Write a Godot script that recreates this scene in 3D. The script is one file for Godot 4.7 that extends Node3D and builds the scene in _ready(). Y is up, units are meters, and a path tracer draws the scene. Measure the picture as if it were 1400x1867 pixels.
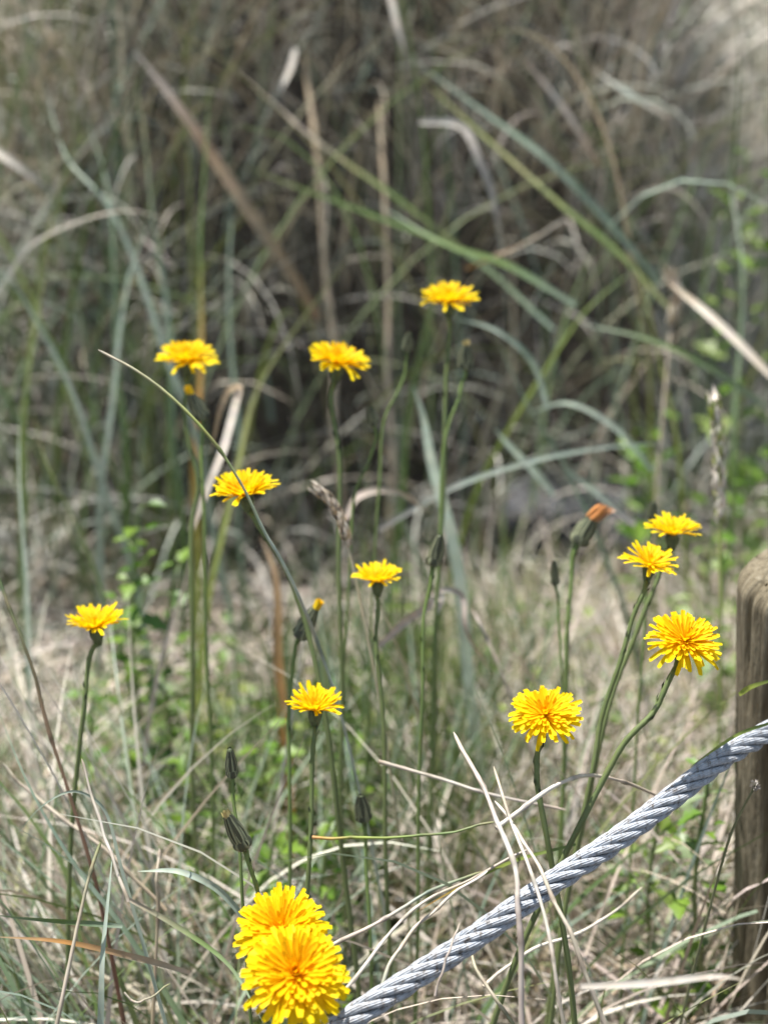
extends Node3D
# A close view over a sandy roadside: yellow catsear flowers, a steel cable and a timber post
# in front of a bank of long grass. Units are metres, y is up, the lens looks along -z.

const FOCAL := 2565.0          # photograph pixels per unit of tan(angle)
const EYE := Vector3(0, 0.62, 0)
const PITCH := 20.0

var rng := RandomNumberGenerator.new()
var lumps := FastNoiseLite.new()
var clumps := FastNoiseLite.new()
var M := {}
var taken := {}

# ------------------------------------------------------------------ places
func at(x: float, y: float, d: float) -> Vector3:
	var a := deg_to_rad(PITCH)
	var fw := Vector3(0, -sin(a), -cos(a))
	var up := Vector3(0, cos(a), -sin(a))
	return EYE + (fw + Vector3.RIGHT * ((x - 700.0) / FOCAL) + up * ((933.5 - y) / FOCAL)) * d

func foot(x: float) -> float:
	return 1.60 + 0.50 * smoothstep(0.28, 0.7, x) - 0.12 * smoothstep(0.15, 0.45, -x) + 0.05 * sin(x * 9.0 + 1.0)

func ground(x: float, z: float) -> float:
	var s := -z
	var h := 0.014 * lumps.get_noise_2d(x * 90.0, z * 90.0) + 0.03 * lumps.get_noise_2d(x * 22.0 + 50.0, z * 22.0)
	var b := s - foot(x)
	if b > 0.0:
		var steep := 0.95 * (1.0 - exp(-b / 0.27)) + 0.16 * minf(b, 4.0)
		var slope := 0.62 * minf(b, 0.9) + 0.42 * clampf(b - 0.9, 0.0, 4.0)
		var side := maxf(smoothstep(0.26, 0.55, x), 0.85 * smoothstep(0.26, 0.62, -x))
		h += lerpf(steep, slope, side) + 0.10 * minf(b, 1.0) * lumps.get_noise_2d(x * 60.0, z * 60.0)
	return h

func on_ground(x: float, z: float) -> Vector3:
	return Vector3(x, ground(x, z), z)

# the way from p along dir, sinking more and more, until it meets the ground
func sink(p: Vector3, dir: Vector3, bend := 0.05, most := 1.2) -> PackedVector3Array:
	var q := p
	var d := dir.normalized()
	var out := PackedVector3Array()
	for i in int(most / 0.01):
		if q.y <= ground(q.x, q.z) - 0.004:
			break
		q += d * 0.01
		d = (d + Vector3.DOWN * bend).normalized()
		if i % 6 == 5:
			out.append(q)
	if out.is_empty() or out[out.size() - 1].distance_to(q) > 0.015:
		out.append(q)
	else:
		out[out.size() - 1] = q
	return out

# where the line of sight through a point of the photograph meets the ground
func seen_ground(x: float, y: float) -> Vector3:
	var d := 0.4
	while d < 3.5:
		var p := at(x, y, d)
		if p.y <= ground(p.x, p.z):
			return p
		d += 0.01
	return at(x, y, 3.5)

# ------------------------------------------------------------------ mesh collecting
class Acc:
	var v := PackedVector3Array()
	var n := PackedVector3Array()
	var c := PackedColorArray()
	var ix := PackedInt32Array()

	func mesh(m: Material) -> ArrayMesh:
		var a := []
		a.resize(Mesh.ARRAY_MAX)
		a[Mesh.ARRAY_VERTEX] = v
		a[Mesh.ARRAY_NORMAL] = n
		a[Mesh.ARRAY_COLOR] = c
		a[Mesh.ARRAY_INDEX] = ix
		var o := ArrayMesh.new()
		o.add_surface_from_arrays(Mesh.PRIMITIVE_TRIANGLES, a)
		o.surface_set_material(0, m)
		return o

	# a strip of rows of k points each, rows already added in order
	func stitch(first: int, rows: int, k: int) -> void:
		for r in rows - 1:
			for j in k - 1:
				var p := first + r * k + j
				ix.append_array(PackedInt32Array([p, p + k, p + 1, p + 1, p + k, p + k + 1]))

	# a grass blade along pts: three points across with a keel
	func blade(pts: PackedVector3Array, w: float, facing: Vector3, fold: float, twist: float, cols: PackedColorArray, tip := 2.2, butt := 0.7) -> void:
		var first := v.size()
		var m := pts.size()
		for i in m:
			var t := float(i) / (m - 1)
			var tg := (pts[mini(i + 1, m - 1)] - pts[maxi(i - 1, 0)]).normalized()
			var s := tg.cross(facing)
			if s.length() < 0.01:
				s = tg.cross(Vector3(0.3, 0.2, 1.0))
			s = s.normalized().rotated(tg, twist * (t - 0.4))
			var nn := s.cross(tg)
			var ww := w * 0.5 * lerpf(butt, 1.0, minf(1.0, t * 4.0)) * maxf(0.03, 1.0 - pow(t, tip))
			var f := fold * ww
			v.append(pts[i] - s * ww + nn * f); v.append(pts[i]); v.append(pts[i] + s * ww + nn * f)
			n.append((nn + s * fold * 0.8).normalized()); n.append(nn); n.append((nn - s * fold * 0.8).normalized())
			var cc := cols[i]
			var keel := Color(cc.r * 1.12, cc.g * 1.08, cc.b * 1.05)
			c.append(cc); c.append(keel); c.append(cc)
		stitch(first, m, 3)

	# flat two-point ribbon for the masses
	func thin(pts: PackedVector3Array, w: float, side: Vector3, twist: float, ca: Color, cb: Color, jit: float, tip := 2.0) -> void:
		var first := v.size()
		var m := pts.size()
		for i in m:
			var t := float(i) / (m - 1)
			var tg := (pts[mini(i + 1, m - 1)] - pts[maxi(i - 1, 0)]).normalized()
			var s := (side - tg * side.dot(tg)).normalized().rotated(tg, twist * t)
			var nn := s.cross(tg)
			var ww := w * 0.5 * maxf(0.06, 1.0 - pow(t, tip))
			v.append(pts[i] - s * ww); v.append(pts[i] + s * ww)
			n.append(nn); n.append(nn)
			var cc := ca.lerp(cb, t) * (1.0 + jit * sin(t * 17.0 + w * 9000.0))
			c.append(cc); c.append(cc)
		stitch(first, m, 2)

	func tube(pts: PackedVector3Array, rad: PackedFloat32Array, sides: int, cols: PackedColorArray) -> void:
		var first := v.size()
		var m := pts.size()
		var u := Vector3.ZERO
		for i in m:
			var tg := (pts[mini(i + 1, m - 1)] - pts[maxi(i - 1, 0)]).normalized()
			if i == 0:
				u = tg.cross(Vector3(0.31, 0.2, 0.93)).normalized()
			u = (u - tg * u.dot(tg)).normalized()
			var w := tg.cross(u)
			for k in sides + 1:
				var f := TAU * k / sides
				var d := u * cos(f) + w * sin(f)
				v.append(pts[i] + d * rad[i]); n.append(d); c.append(cols[i])
		stitch(first, m, sides + 1)

	# body of revolution: profile of (radius, height) along axis y of b
	func lathe(prof: PackedVector2Array, b: Transform3D, sides: int, cols: PackedColorArray) -> void:
		var first := v.size()
		var m := prof.size()
		for i in m:
			var d2 := (prof[mini(i + 1, m - 1)] - prof[maxi(i - 1, 0)]).normalized()
			for k in sides + 1:
				var f := TAU * k / sides
				var d := Vector3(cos(f), 0, -sin(f))
				v.append(b * (d * prof[i].x + Vector3(0, prof[i].y, 0)))
				n.append((b.basis * (d * d2.y - Vector3(0, d2.x, 0))).normalized())
				c.append(cols[i])
		stitch(first, m, sides + 1)

func smooth_path(p: PackedVector3Array, per := 8) -> PackedVector3Array:
	var out := PackedVector3Array()
	var m := p.size()
	for i in m - 1:
		var a := p[i - 1] if i > 0 else p[0] * 2.0 - p[1]
		var d := p[i + 2] if i + 2 < m else p[m - 1] * 2.0 - p[m - 2]
		var ta := -sqrt(maxf(a.distance_to(p[i]), 1e-6))
		var tb := sqrt(maxf(p[i].distance_to(p[i + 1]), 1e-6))
		var td := tb + sqrt(maxf(p[i + 1].distance_to(d), 1e-6))
		for k in per:
			out.append(p[i].cubic_interpolate_in_time(p[i + 1], a, d, float(k) / per, tb, ta, td))
	out.append(p[m - 1])
	return out

# ------------------------------------------------------------------ naming
func numbered(called: String) -> String:
	if not taken.has(called):
		taken[called] = 0
		return called
	taken[called] += 1
	return "%s_%03d" % [called, taken[called]]

func tag(o: Node, label: String, category: String, group := "", kind := "") -> void:
	if label: o.set_meta("label", label)
	if category: o.set_meta("category", category)
	if group: o.set_meta("group", group)
	if kind: o.set_meta("kind", kind)

func thing(called: String, label: String, category: String, where: Vector3, group := "") -> Node3D:
	var o := Node3D.new()
	o.name = numbered(called)
	add_child(o, true)
	o.position = where
	tag(o, label, category, group)
	return o

func part(called: String, mesh: Mesh, parent: Node3D, tr := Transform3D.IDENTITY) -> MeshInstance3D:
	var o := MeshInstance3D.new()
	o.name = called
	o.mesh = mesh
	o.transform = tr
	parent.add_child(o, true)
	return o

func solo(called: String, mesh: Mesh, where: Vector3, label: String, category: String, group := "", kind := "") -> MeshInstance3D:
	var o := MeshInstance3D.new()
	o.name = numbered(called)
	o.mesh = mesh
	add_child(o, true)
	o.position = where
	tag(o, label, category, group, kind)
	return o

# ------------------------------------------------------------------ materials
func noise_texture(freq: float, stops: PackedFloat32Array, cols: PackedColorArray, size := 512, seed_ := 1, oct := 5) -> NoiseTexture2D:
	var nz := FastNoiseLite.new()
	nz.seed = seed_
	nz.noise_type = FastNoiseLite.TYPE_SIMPLEX_SMOOTH
	nz.frequency = freq
	nz.fractal_octaves = oct
	nz.fractal_gain = 0.62
	var g := Gradient.new()
	g.offsets = stops
	g.colors = cols
	var t := NoiseTexture2D.new()
	t.width = size; t.height = size
	t.seamless = true
	t.noise = nz
	t.color_ramp = g
	return t

func lin(r: float, g: float, b: float) -> Color:
	return Color(r, g, b).linear_to_srgb()

func make_materials() -> void:
	var m := StandardMaterial3D.new()
	m.resource_name = "grass"
	m.vertex_color_use_as_albedo = true
	m.roughness = 0.5
	m.metallic_specular = 0.42
	m.backlight_enabled = true
	m.backlight = Color(0.55, 0.6, 0.35)
	m.cull_mode = BaseMaterial3D.CULL_DISABLED
	M.grass = m
	m = m.duplicate()
	m.resource_name = "straw"
	m.roughness = 0.46
	m.backlight = Color(0.4, 0.36, 0.28)
	M.straw = m
	m = StandardMaterial3D.new()
	m.resource_name = "stem"
	m.vertex_color_use_as_albedo = true
	m.roughness = 0.6
	M.stem = m
	m = StandardMaterial3D.new()
	m.resource_name = "leaf"
	m.vertex_color_use_as_albedo = true
	m.roughness = 0.45
	m.backlight_enabled = true
	m.backlight = Color(0.7, 0.9, 0.25)
	m.cull_mode = BaseMaterial3D.CULL_DISABLED
	M.leaf = m
	var k := 0
	for c in [Color(0.76, 0.59, 0.004), Color(0.76, 0.565, 0.004), Color(0.76, 0.53, 0.003), Color(0.76, 0.475, 0.003)]:
		m = StandardMaterial3D.new()
		m.resource_name = "petal"
		m.albedo_color = lin(c.r, c.g, c.b)
		m.roughness = 0.6
		m.metallic_specular = 0.3
		m.backlight_enabled = true
		m.backlight = lin(0.8, c.g * 0.96, 0.004)
		m.cull_mode = BaseMaterial3D.CULL_DISABLED
		M["petal%d" % k] = m
		k += 1
	m = StandardMaterial3D.new()
	m.resource_name = "galvanised_steel"
	m.albedo_color = lin(0.44, 0.46, 0.49)
	m.metallic = 0.1
	m.roughness = 0.75
	m.roughness_texture = noise_texture(0.03, [0.2, 0.8], [Color(0.7, 0.7, 0.7), Color(1, 1, 1)], 256, 5)
	m.albedo_texture = noise_texture(0.02, [0.2, 0.27, 0.36, 0.6, 0.8], [Color(0.42, 0.34, 0.27), Color(0.62, 0.56, 0.5), Color(0.84, 0.84, 0.84), Color(0.93, 0.95, 0.97), Color(1, 1, 1)], 512, 8)
	m.uv1_triplanar = true
	m.uv1_world_triplanar = true
	m.uv1_scale = Vector3(30, 30, 30)
	M.steel = m
	m = StandardMaterial3D.new()
	m.resource_name = "weathered_timber"
	m.albedo_texture = noise_texture(0.012, [0.15, 0.4, 0.55, 0.75, 0.92], [lin(0.085, 0.067, 0.04), lin(0.145, 0.12, 0.075), lin(0.185, 0.156, 0.10), lin(0.22, 0.19, 0.13), lin(0.30, 0.268, 0.20)], 1024, 21)
	m.roughness = 0.9
	m.heightmap_enabled = true
	m.heightmap_scale = 0.12
	m.heightmap_texture = noise_texture(0.02, [0.2, 0.8], [Color.BLACK, Color.WHITE], 1024, 33)
	m.uv1_triplanar = true
	m.uv1_world_triplanar = true
	m.uv1_scale = Vector3(16, 1.5, 16)
	M.timber = m
	m = StandardMaterial3D.new()
	m.resource_name = "soil"
	m.albedo_texture = noise_texture(0.02, [0.2, 0.42, 0.58, 0.78], [lin(0.035, 0.028, 0.021), lin(0.07, 0.056, 0.042), lin(0.11, 0.09, 0.07), lin(0.18, 0.152, 0.12)], 1024, 41)
	m.roughness = 0.95
	m.heightmap_enabled = true
	m.heightmap_scale = 0.8
	m.heightmap_texture = noise_texture(0.03, [0.2, 0.8], [Color.BLACK, Color.WHITE], 1024, 43)
	m.uv1_triplanar = true
	m.uv1_world_triplanar = true
	m.uv1_scale = Vector3(2.6, 2.6, 2.6)
	M.soil = m
	m = StandardMaterial3D.new()
	m.resource_name = "stone"
	m.albedo_texture = noise_texture(0.02, [0.2, 0.5, 0.8], [lin(0.03, 0.032, 0.036), lin(0.05, 0.052, 0.058), lin(0.085, 0.086, 0.09)], 512, 51)
	m.roughness = 0.85
	m.uv1_triplanar = true
	m.uv1_scale = Vector3(5, 5, 5)
	M.stone = m

# ------------------------------------------------------------------ palette (linear albedo)
const PAL := {
	"straw": Color(0.43, 0.375, 0.295), "pale": Color(0.58, 0.54, 0.47), "pink": Color(0.45, 0.385, 0.335), "tan": Color(0.34, 0.27, 0.18),
	"brown": Color(0.21, 0.145, 0.09), "orange": Color(0.46, 0.24, 0.075), "grey": Color(0.37, 0.355, 0.325),
	"glauc": Color(0.225, 0.29, 0.225), "glaucpale": Color(0.345, 0.405, 0.34), "green": Color(0.125, 0.19, 0.062), "deep": Color(0.065, 0.10, 0.04),
	"lime": Color(0.235, 0.285, 0.06), "olive": Color(0.20, 0.21, 0.09), "leaf": Color(0.105, 0.20, 0.022), "red": Color(0.17, 0.075, 0.05), "bleached": Color(0.66, 0.61, 0.54),
}

func jit(c: Color, k: float) -> Color:
	var f := 1.0 + rng.randf_range(-k, k)
	return Color(c.r * f * (1.0 + rng.randf_range(-k, k) * 0.3), c.g * f, c.b * f * (1.0 + rng.randf_range(-k, k) * 0.3))

# ------------------------------------------------------------------ flowers
var petals := []
var bract_mesh := {}

func make_petals() -> void:
	# strap-shaped florets, unit length along x, five teeth at the end
	for k in 5:
		var a := Acc.new()
		var bend: float = [0.05, -0.16, 0.16, -0.30, 0.0][k]
		var roll: float = [0.06, 0.03, 0.10, 0.05, 0.14][k]
		var rows := 7
		for r in rows:
			var t := float(r) / (rows - 1)
			for j in 5:
				var q := (j - 2) * 0.5
				var wide := 0.5 * lerpf(0.42, 1.0, smoothstep(0.0, 0.65, t)) * (1.0 - 0.16 * smoothstep(0.8, 1.0, t))
				var x := t
				if r == rows - 1:
					x -= [0.045, 0.0, 0.03, 0.01, 0.05][j]
				a.v.append(Vector3(x, bend * t * t + roll * 0.5 * q * q * wide + 0.012 * sin(t * 9.0 + k), q * wide))
				a.n.append(Vector3(-2.0 * bend * t, 1.0, -roll * q).normalized())
				a.c.append(Color.WHITE)
		# x runs along, z across: rows step along x, columns along z
		a.stitch(0, rows, 5)
		petals.append(a)

func petal_mesh(k: int, mat: int) -> ArrayMesh:
	var key := "%d_%d" % [k, mat]
	if not M.has("pm" + key):
		M["pm" + key] = petals[k].mesh(M["petal%d" % mat])
	return M["pm" + key]

func make_bract(kind: String, ca: Color, cb: Color, cc: Color) -> void:
	var a := Acc.new()
	for r in 6:
		var t := r / 5.0
		var w := 0.5 * (1.0 - pow(t, 2.4) * 0.85)
		for j in 3:
			var q := float(j - 1)
			a.v.append(Vector3(q * w, t, (1.0 - q * q) * 0.28))
			a.n.append(Vector3(q * 0.6, 0, 1).normalized())
			a.c.append(ca.lerp(cb, t) if j == 1 else cc)
	# y runs along, x across, facing +z
	a.stitch(0, 6, 3)
	bract_mesh[kind] = a.mesh(M.stem)

# bract of a closed bud: hugs the belly of the bud, unit height, unit belly radius
func make_bud_bract(dark: Color, edge: Color) -> void:
	var a := Acc.new()
	var out := [0.42, 0.80, 0.98, 1.0, 0.86, 0.66, 0.44]
	for r in 7:
		var t := r / 6.0
		var w := 0.36 * (1.0 - pow(t, 3.0) * 0.75)
		for j in 5:
			var q := (j - 2) * 0.5
			a.v.append(Vector3(q * w, t, out[r] + 0.07 - 0.16 * q * q))
			a.n.append(Vector3(q * 0.8, (out[maxi(r - 1, 0)] - out[mini(r + 1, 6)]) * 0.5, 1).normalized())
			a.c.append(edge if absf(q) > 0.6 else dark)
	a.stitch(0, 7, 5)
	bract_mesh["bud"] = a.mesh(M.stem)

func frame(n: Vector3, spin := 0.0) -> Basis:
	var y := n.normalized()
	var x := y.cross(Vector3(0, 0, 1)).normalized()
	return Basis(x, y, x.cross(y)) * Basis(Vector3.UP, spin)

# stem from pts[0] (top) down to pts[-1]; small dark scales stand on it
func stem_mesh(pts: PackedVector3Array, r0: float, r1: float, ca: Color, cb: Color, flare := 0.0) -> ArrayMesh:
	var a := Acc.new()
	var path := smooth_path(pts, 9)
	var rad := PackedFloat32Array()
	var cols := PackedColorArray()
	var m := path.size()
	for i in m:
		var t := float(i) / (m - 1)
		rad.append(lerpf(r0, r1, minf(1.0, t * 1.5)) * (1.0 + 0.06 * sin(i * 1.9)) + flare * exp(-t * m / 3.0))
		path[i] += Vector3(sin(i * 0.31 + r0 * 1e5), 0, cos(i * 0.27)) * r0 * 0.5 * minf(1.0, i * 0.1)
		cols.append(jit(ca.lerp(cb, t), 0.10))
	a.tube(path, rad, 8, cols)
	for i in range(2, mini(m - 2, 26), 3):
		var tg := (path[i - 1] - path[i + 1]).normalized()
		var d := tg.cross(Vector3(sin(i * 2.4), 0.1, cos(i * 2.4))).normalized()
		var p := path[i] + d * rad[i] * 0.7
		var sc := PackedVector3Array([p, p + tg * r0 * 1.8 + d * r0 * 0.7, p + tg * r0 * 3.4 + d * r0 * 0.9])
		var dk := Color(0.035, 0.045, 0.022)
		a.blade(sc, r0 * 1.5, d, 0.3, 0.0, PackedColorArray([ca, dk, dk]))
	return a.mesh(M.stem)

func stem_points(top: Vector3, px: Array, depth: float) -> PackedVector3Array:
	var p := PackedVector3Array([top])
	for q in px:
		p.append(at(q[0], q[1], q[2] if q.size() > 2 else depth))
	var last := p[p.size() - 1]
	var d := (last - p[p.size() - 2]).normalized()
	p.append_array(sink(last, d + Vector3.DOWN * 0.25, 0.05))
	return p

# lean: Vector2(to the right, towards the lens) of the head's axis; rise: how steeply the outer florets stand (degrees)
func flower(label: String, x: float, y: float, d: float, wide: float, lean: Vector2, rise: float, count: int, stem: Array, seed_: int) -> void:
	rng.seed = seed_
	var R := wide * d / FOCAL * 0.5
	var n := Vector3(lean.x, 1.0, lean.y).normalized()
	var c := at(x, y, d) - n * R * 0.12
	var b := frame(n, rng.randf() * TAU)
	var neck := c - n * R * 0.62
	var pts := stem_points(neck, stem, d)
	var base := pts[pts.size() - 1]
	var o := thing("catsear_flower", label, "flower", base, "yellow catsear flowers in bloom")
	var local := PackedVector3Array()
	for p in pts: local.append(p - base)
	var r0 := R * 0.058 + 0.0003
	part("stem", stem_mesh(local, r0, r0 * 1.15, Color(0.10, 0.14, 0.042), Color(0.13, 0.155, 0.06), R * 0.03), o)
	# involucre: the green cup of bracts under the head
	var a := Acc.new()
	var cg := Color(0.075, 0.10, 0.04)
	a.lathe(PackedVector2Array([Vector2(r0 * 1.02, -R * 0.64), Vector2(R * 0.15, -R * 0.52), Vector2(R * 0.22, -R * 0.34), Vector2(R * 0.235, -R * 0.14), Vector2(R * 0.2, -R * 0.0), Vector2(0.0001, R * 0.03)]), Transform3D(Basis.IDENTITY, Vector3.ZERO), 14, PackedColorArray([cg, cg, cg, cg, cg, cg]))
	var cup := part("involucre", a.mesh(M.stem), o, Transform3D(b, c - base))
	for k in 13:
		var f := TAU * k / 13.0 + rng.randf_range(-0.1, 0.1)
		var low := -0.6 + 0.26 * (k % 2) + rng.randf_range(-0.04, 0.04)
		var bb := Basis(Vector3.UP, f) * Basis(Vector3.RIGHT, 0.10 + 0.12 * (1 - k % 2))
		bb = bb.scaled_local(Vector3(R * 0.13, R * (0.52 if k % 2 == 0 else 0.42), R * 0.05))
		part("bract", bract_mesh.green, cup, Transform3D(bb, Basis(Vector3.UP, f) * Vector3(0, R * low, R * (0.14 if k % 2 == 0 else 0.225))))
	# florets
	count = int(count * 2.05)
	for i in count:
		if seed_ in [15, 16] and rng.randf() < 0.22: continue
		var u := float(i) / count
		var f := i * 2.39996 + rng.randf_range(-0.08, 0.08)
		var el := deg_to_rad(lerpf(rise, 36.0, u) + 40.0 * smoothstep(0.76, 1.0, u) + rng.randf_range(-3.5, 3.5))
		var L := R * (lerpf(1.0, 0.58, u) - 0.26 * smoothstep(0.75, 1.0, u)) * rng.randf_range(0.92, 1.04)
		if u < 0.12 and rise < 5.0:
			el -= deg_to_rad(rng.randf_range(2, 16))
		var W := R * lerpf(0.15, 0.075, u) * rng.randf_range(0.85, 1.15)
		var mat := clampi(int(u * 3.6 + rng.randf_range(-0.5, 0.55)), 0, 3)
		var k := rng.randi() % 5
		if u > 0.55: k = [0, 2, 4][rng.randi() % 3]
		var bb := Basis(Vector3.UP, f) * Basis(Vector3.BACK, el) * Basis(Vector3.RIGHT, rng.randf_range(-0.25, 0.25))
		bb = bb.scaled_local(Vector3(L, L, W))
		var r := R * lerpf(0.16, 0.0, u)
		part("petal", petal_mesh(k, mat), o, Transform3D(b, c - base) * Transform3D(bb, Basis(Vector3.UP, f) * Vector3(r, R * 0.02, 0)))

# closed bud: from (x0, y0) at its base to (x1, y1) at its tip
func bud(label: String, x0: float, y0: float, x1: float, y1: float, d: float, wide: float, tipc: String, stem: Array, seed_: int, spent := false) -> void:
	rng.seed = seed_
	var p0 := at(x0, y0, d)
	var p1 := at(x1, y1, d - 0.004)
	var n := (p1 - p0).normalized()
	var H := p0.distance_to(p1)
	var R := wide * d / FOCAL * 0.5
	var b := frame(n, rng.randf() * TAU)
	var pts := stem_points(p0, stem, d)
	var base := pts[pts.size() - 1]
	var o := thing("spent_flower" if spent else "flower_bud", label, "flower" if spent else "flower bud", base, "" if spent else "closed catsear buds")
	var local := PackedVector3Array()
	for p in pts: local.append(p - base)
	var r0 := maxf(0.0007, R * 0.24)
	part("stem", stem_mesh(local, r0, r0 * 1.1, Color(0.12, 0.18, 0.045), Color(0.12, 0.165, 0.055), R * 0.15), o)
	var a := Acc.new()
	var cg := Color(0.075, 0.095, 0.045)
	var prof := PackedVector2Array([Vector2(r0, -0.01 * H), Vector2(R * 0.5, 0.08 * H), Vector2(R * 0.8, 0.25 * H), Vector2(R * 0.84, 0.5 * H), Vector2(R * 0.66, 0.75 * H), Vector2(R * 0.42, 0.93 * H), Vector2(0.0001, 0.97 * H)])
	a.lathe(prof, Transform3D.IDENTITY, 14, PackedColorArray([cg, cg, cg, cg, cg, cg, cg]))
	var body := part("bud", a.mesh(M.stem), o, Transform3D(b, p0 - base))
	for k in 13:
		var outer := k < 8
		var f := TAU * (k / 8.0 if outer else (k - 8) / 5.0) + rng.randf_range(-0.12, 0.12)
		var bb := Basis(Vector3.UP, f)
		var long := H * (0.98 if outer else 0.42) * rng.randf_range(0.92, 1.04)
		bb = bb.scaled_local(Vector3(R * 1.9, long, R * (0.97 if outer else 1.08)))
		part("bract", bract_mesh.bud, body, Transform3D(bb, Vector3(0, 0.0 if outer else -0.02 * H, 0)))
	if tipc != "":
		var col: Color = {"yellow": Color(0.8, 0.55, 0.01), "cream": Color(0.5, 0.44, 0.2), "rust": Color(0.42, 0.19, 0.06)}[tipc]
		var count := 26 if spent else (18 if tipc == "yellow" else 9)
		for k in count:
			var t := Acc.new()
			var f := k * 2.39996
			var rr := R * (0.75 if spent else 0.4) * sqrt(float(k) / count)
			var s := Basis(Vector3.UP, f) * Vector3(rr, H * 0.86, 0)
			var sweep := Vector3(1.0, 0.35, 0.2) if spent else Vector3.ZERO
			var e := s + Vector3(0, H * 0.16 + R * (0.95 if tipc == "yellow" else 0.5), 0) + Basis(Vector3.UP, f) * Vector3(rr * 0.35, 0, 0) + b.inverse() * sweep * R * (0.9 + 0.5 * rng.randf())
			var mid := s.lerp(e, 0.55) + Vector3(0, R * 0.35, 0)
			var cc := jit(col, 0.18) if k % 3 else jit(Color(0.45, 0.29, 0.19) if spent else col, 0.12)
			t.blade(PackedVector3Array([s, s.lerp(mid, 0.6), mid, e]), R * 0.5, Basis(Vector3.UP, f) * Vector3(1, 0.2, 0), 0.25, 0.3, PackedColorArray([cc, cc, cc, cc]), 4.0)
			part("petal", t.mesh(M.straw), o, Transform3D(b, p0 - base))

# ------------------------------------------------------------------ single blades and stalks traced one by one
func ramp(names: Array, m: int, amount := 0.13) -> PackedColorArray:
	var out := PackedColorArray()
	for i in m:
		var f := float(i) / (m - 1) * (names.size() - 1)
		var k := mini(int(f), names.size() - 2) if names.size() > 1 else 0
		var c: Color = PAL[names[k]]
		if names.size() > 1:
			c = c.lerp(PAL[names[k + 1]], f - k)
		out.append(jit(c, amount))
	return out

# kind: "blade" or "stalk"; wide in photograph pixels; pts [x, y, depth] from the root end to the tip; rooted: carry the root end to the ground
func sprig(called: String, label: String, category: String, kind: String, wide: float, cols: Array, raw: Array, rooted := true, tip := 2.6) -> void:
	rng.seed = hash(label)
	var p := PackedVector3Array()
	var d := 0.0
	for q in raw:
		p.append(at(q[0], q[1], q[2]))
		d += q[2] / raw.size()
	var seen := p.size()
	if rooted:
		for e in sink(p[0], (p[0] - p[1]).normalized() + Vector3.DOWN * 0.08, 0.045):
			p.insert(0, e)
	var base := p[0]
	for i in p.size(): p[i] -= base
	var path := smooth_path(p, 9)
	var m := path.size()
	for i in m:
		path[i] += Vector3(sin(i * 0.23 + base.x * 60.0), cos(i * 0.19 + base.y * 50.0), sin(i * 0.17)) * wide * d / FOCAL * 0.16
	var a := Acc.new()
	var cc := ramp(cols, m)
	var w := wide * d / FOCAL * (0.56 if d > 1.0 else 0.85)
	if kind == "blade":
		var facing := Vector3(rng.randf_range(-0.5, 0.5), 0.45 + rng.randf_range(-0.3, 0.4), 1.0)
		a.blade(path, w, facing, rng.randf_range(0.15, 0.4), rng.randf_range(-0.9, 0.9), cc, tip)
		solo(called, a.mesh(M.grass if cols[0] in ["glauc", "glaucpale", "green", "deep", "lime", "olive"] else M.straw), base, label, category, "", "thing")
	else:
		var rad := PackedFloat32Array()
		var ph := rng.randf()
		var bend := Vector3(rng.randf_range(-1, 1), rng.randf_range(-1, 1), rng.randf_range(-1, 1)).normalized()
		for i in m:
			var t := float(i) / (m - 1)
			var q := fposmod(t * 3.3 + ph, 1.0)
			var node := 0.32 * exp(-pow((q - 0.5) * 26.0, 2.0))
			var sheath := 0.22 * (1.0 - fposmod(q + 0.5, 1.0))
			rad.append(w * 0.46 * (1.0 - 0.35 * t + node + sheath) * (1.0 + 0.07 * sin(i * 2.1)))
			path[i] += bend * w * 1.3 * absf(q - 0.5)
			if absf(q - 0.5) < 0.03:
				cc[i] = cc[i] * 0.55
			elif q > 0.5 and q < 0.62:
				cc[i] = cc[i].lerp(PAL["brown"], 0.35)
		rad[m - 1] *= 0.3
		a.tube(path, rad, 7, cc)
		# sheath leaf wrapped up the stalk
		solo(called, a.mesh(M.straw if not (cols[0] in ["green", "deep", "lime", "olive", "glauc"]) else M.stem), base, label, category, "", "thing")

# grass flower spike: stalk plus a spike of many small spikelets
func spike(label: String, raw: Array, spike_from: int, wide: float, cs: Array, ck: Array, seed_: int) -> void:
	rng.seed = seed_
	var p := PackedVector3Array()
	for q in raw: p.append(at(q[0], q[1], q[2]))
	var extra := sink(p[0], (p[0] - p[1]).normalized())
	for q in extra: p.insert(0, q)
	var e := p[0]
	var o := thing("grass_seed_head", label, "grass", e)
	for i in p.size(): p[i] -= e
	var path := smooth_path(p, 10)
	var m := path.size()
	var a := Acc.new()
	var rad := PackedFloat32Array()
	var w: float = wide * raw[0][2] / FOCAL
	for i in m: rad.append(w * 0.14)
	a.tube(path, rad, 6, ramp(cs, m))
	part("stalk", a.mesh(M.stem), o)
	var from := (spike_from + extra.size()) * 10
	for i in range(from, m - 1):
		for k in 5:
			var tg := (path[i + 1] - path[i]).normalized()
			var f := rng.randf() * TAU
			var d := tg.cross(Vector3(cos(f), sin(f) * 0.4, sin(f))).normalized()
			var s := path[i].lerp(path[i + 1], rng.randf())
			var L := w * rng.randf_range(0.55, 0.95)
			var q := Acc.new()
			var c := jit(PAL[ck[rng.randi() % ck.size()]], 0.15)
			q.blade(PackedVector3Array([Vector3.ZERO, tg * L * 0.4 + d * L * 0.42, tg * L * 0.9 + d * L * 0.5, tg * L * 1.4 + d * L * 0.42]), L * 0.5, d, 0.5, 0.3, PackedColorArray([c, c, c, c]), 2.0)
			part("spikelet", q.mesh(M.straw), o, Transform3D(Basis.IDENTITY, s))

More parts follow.
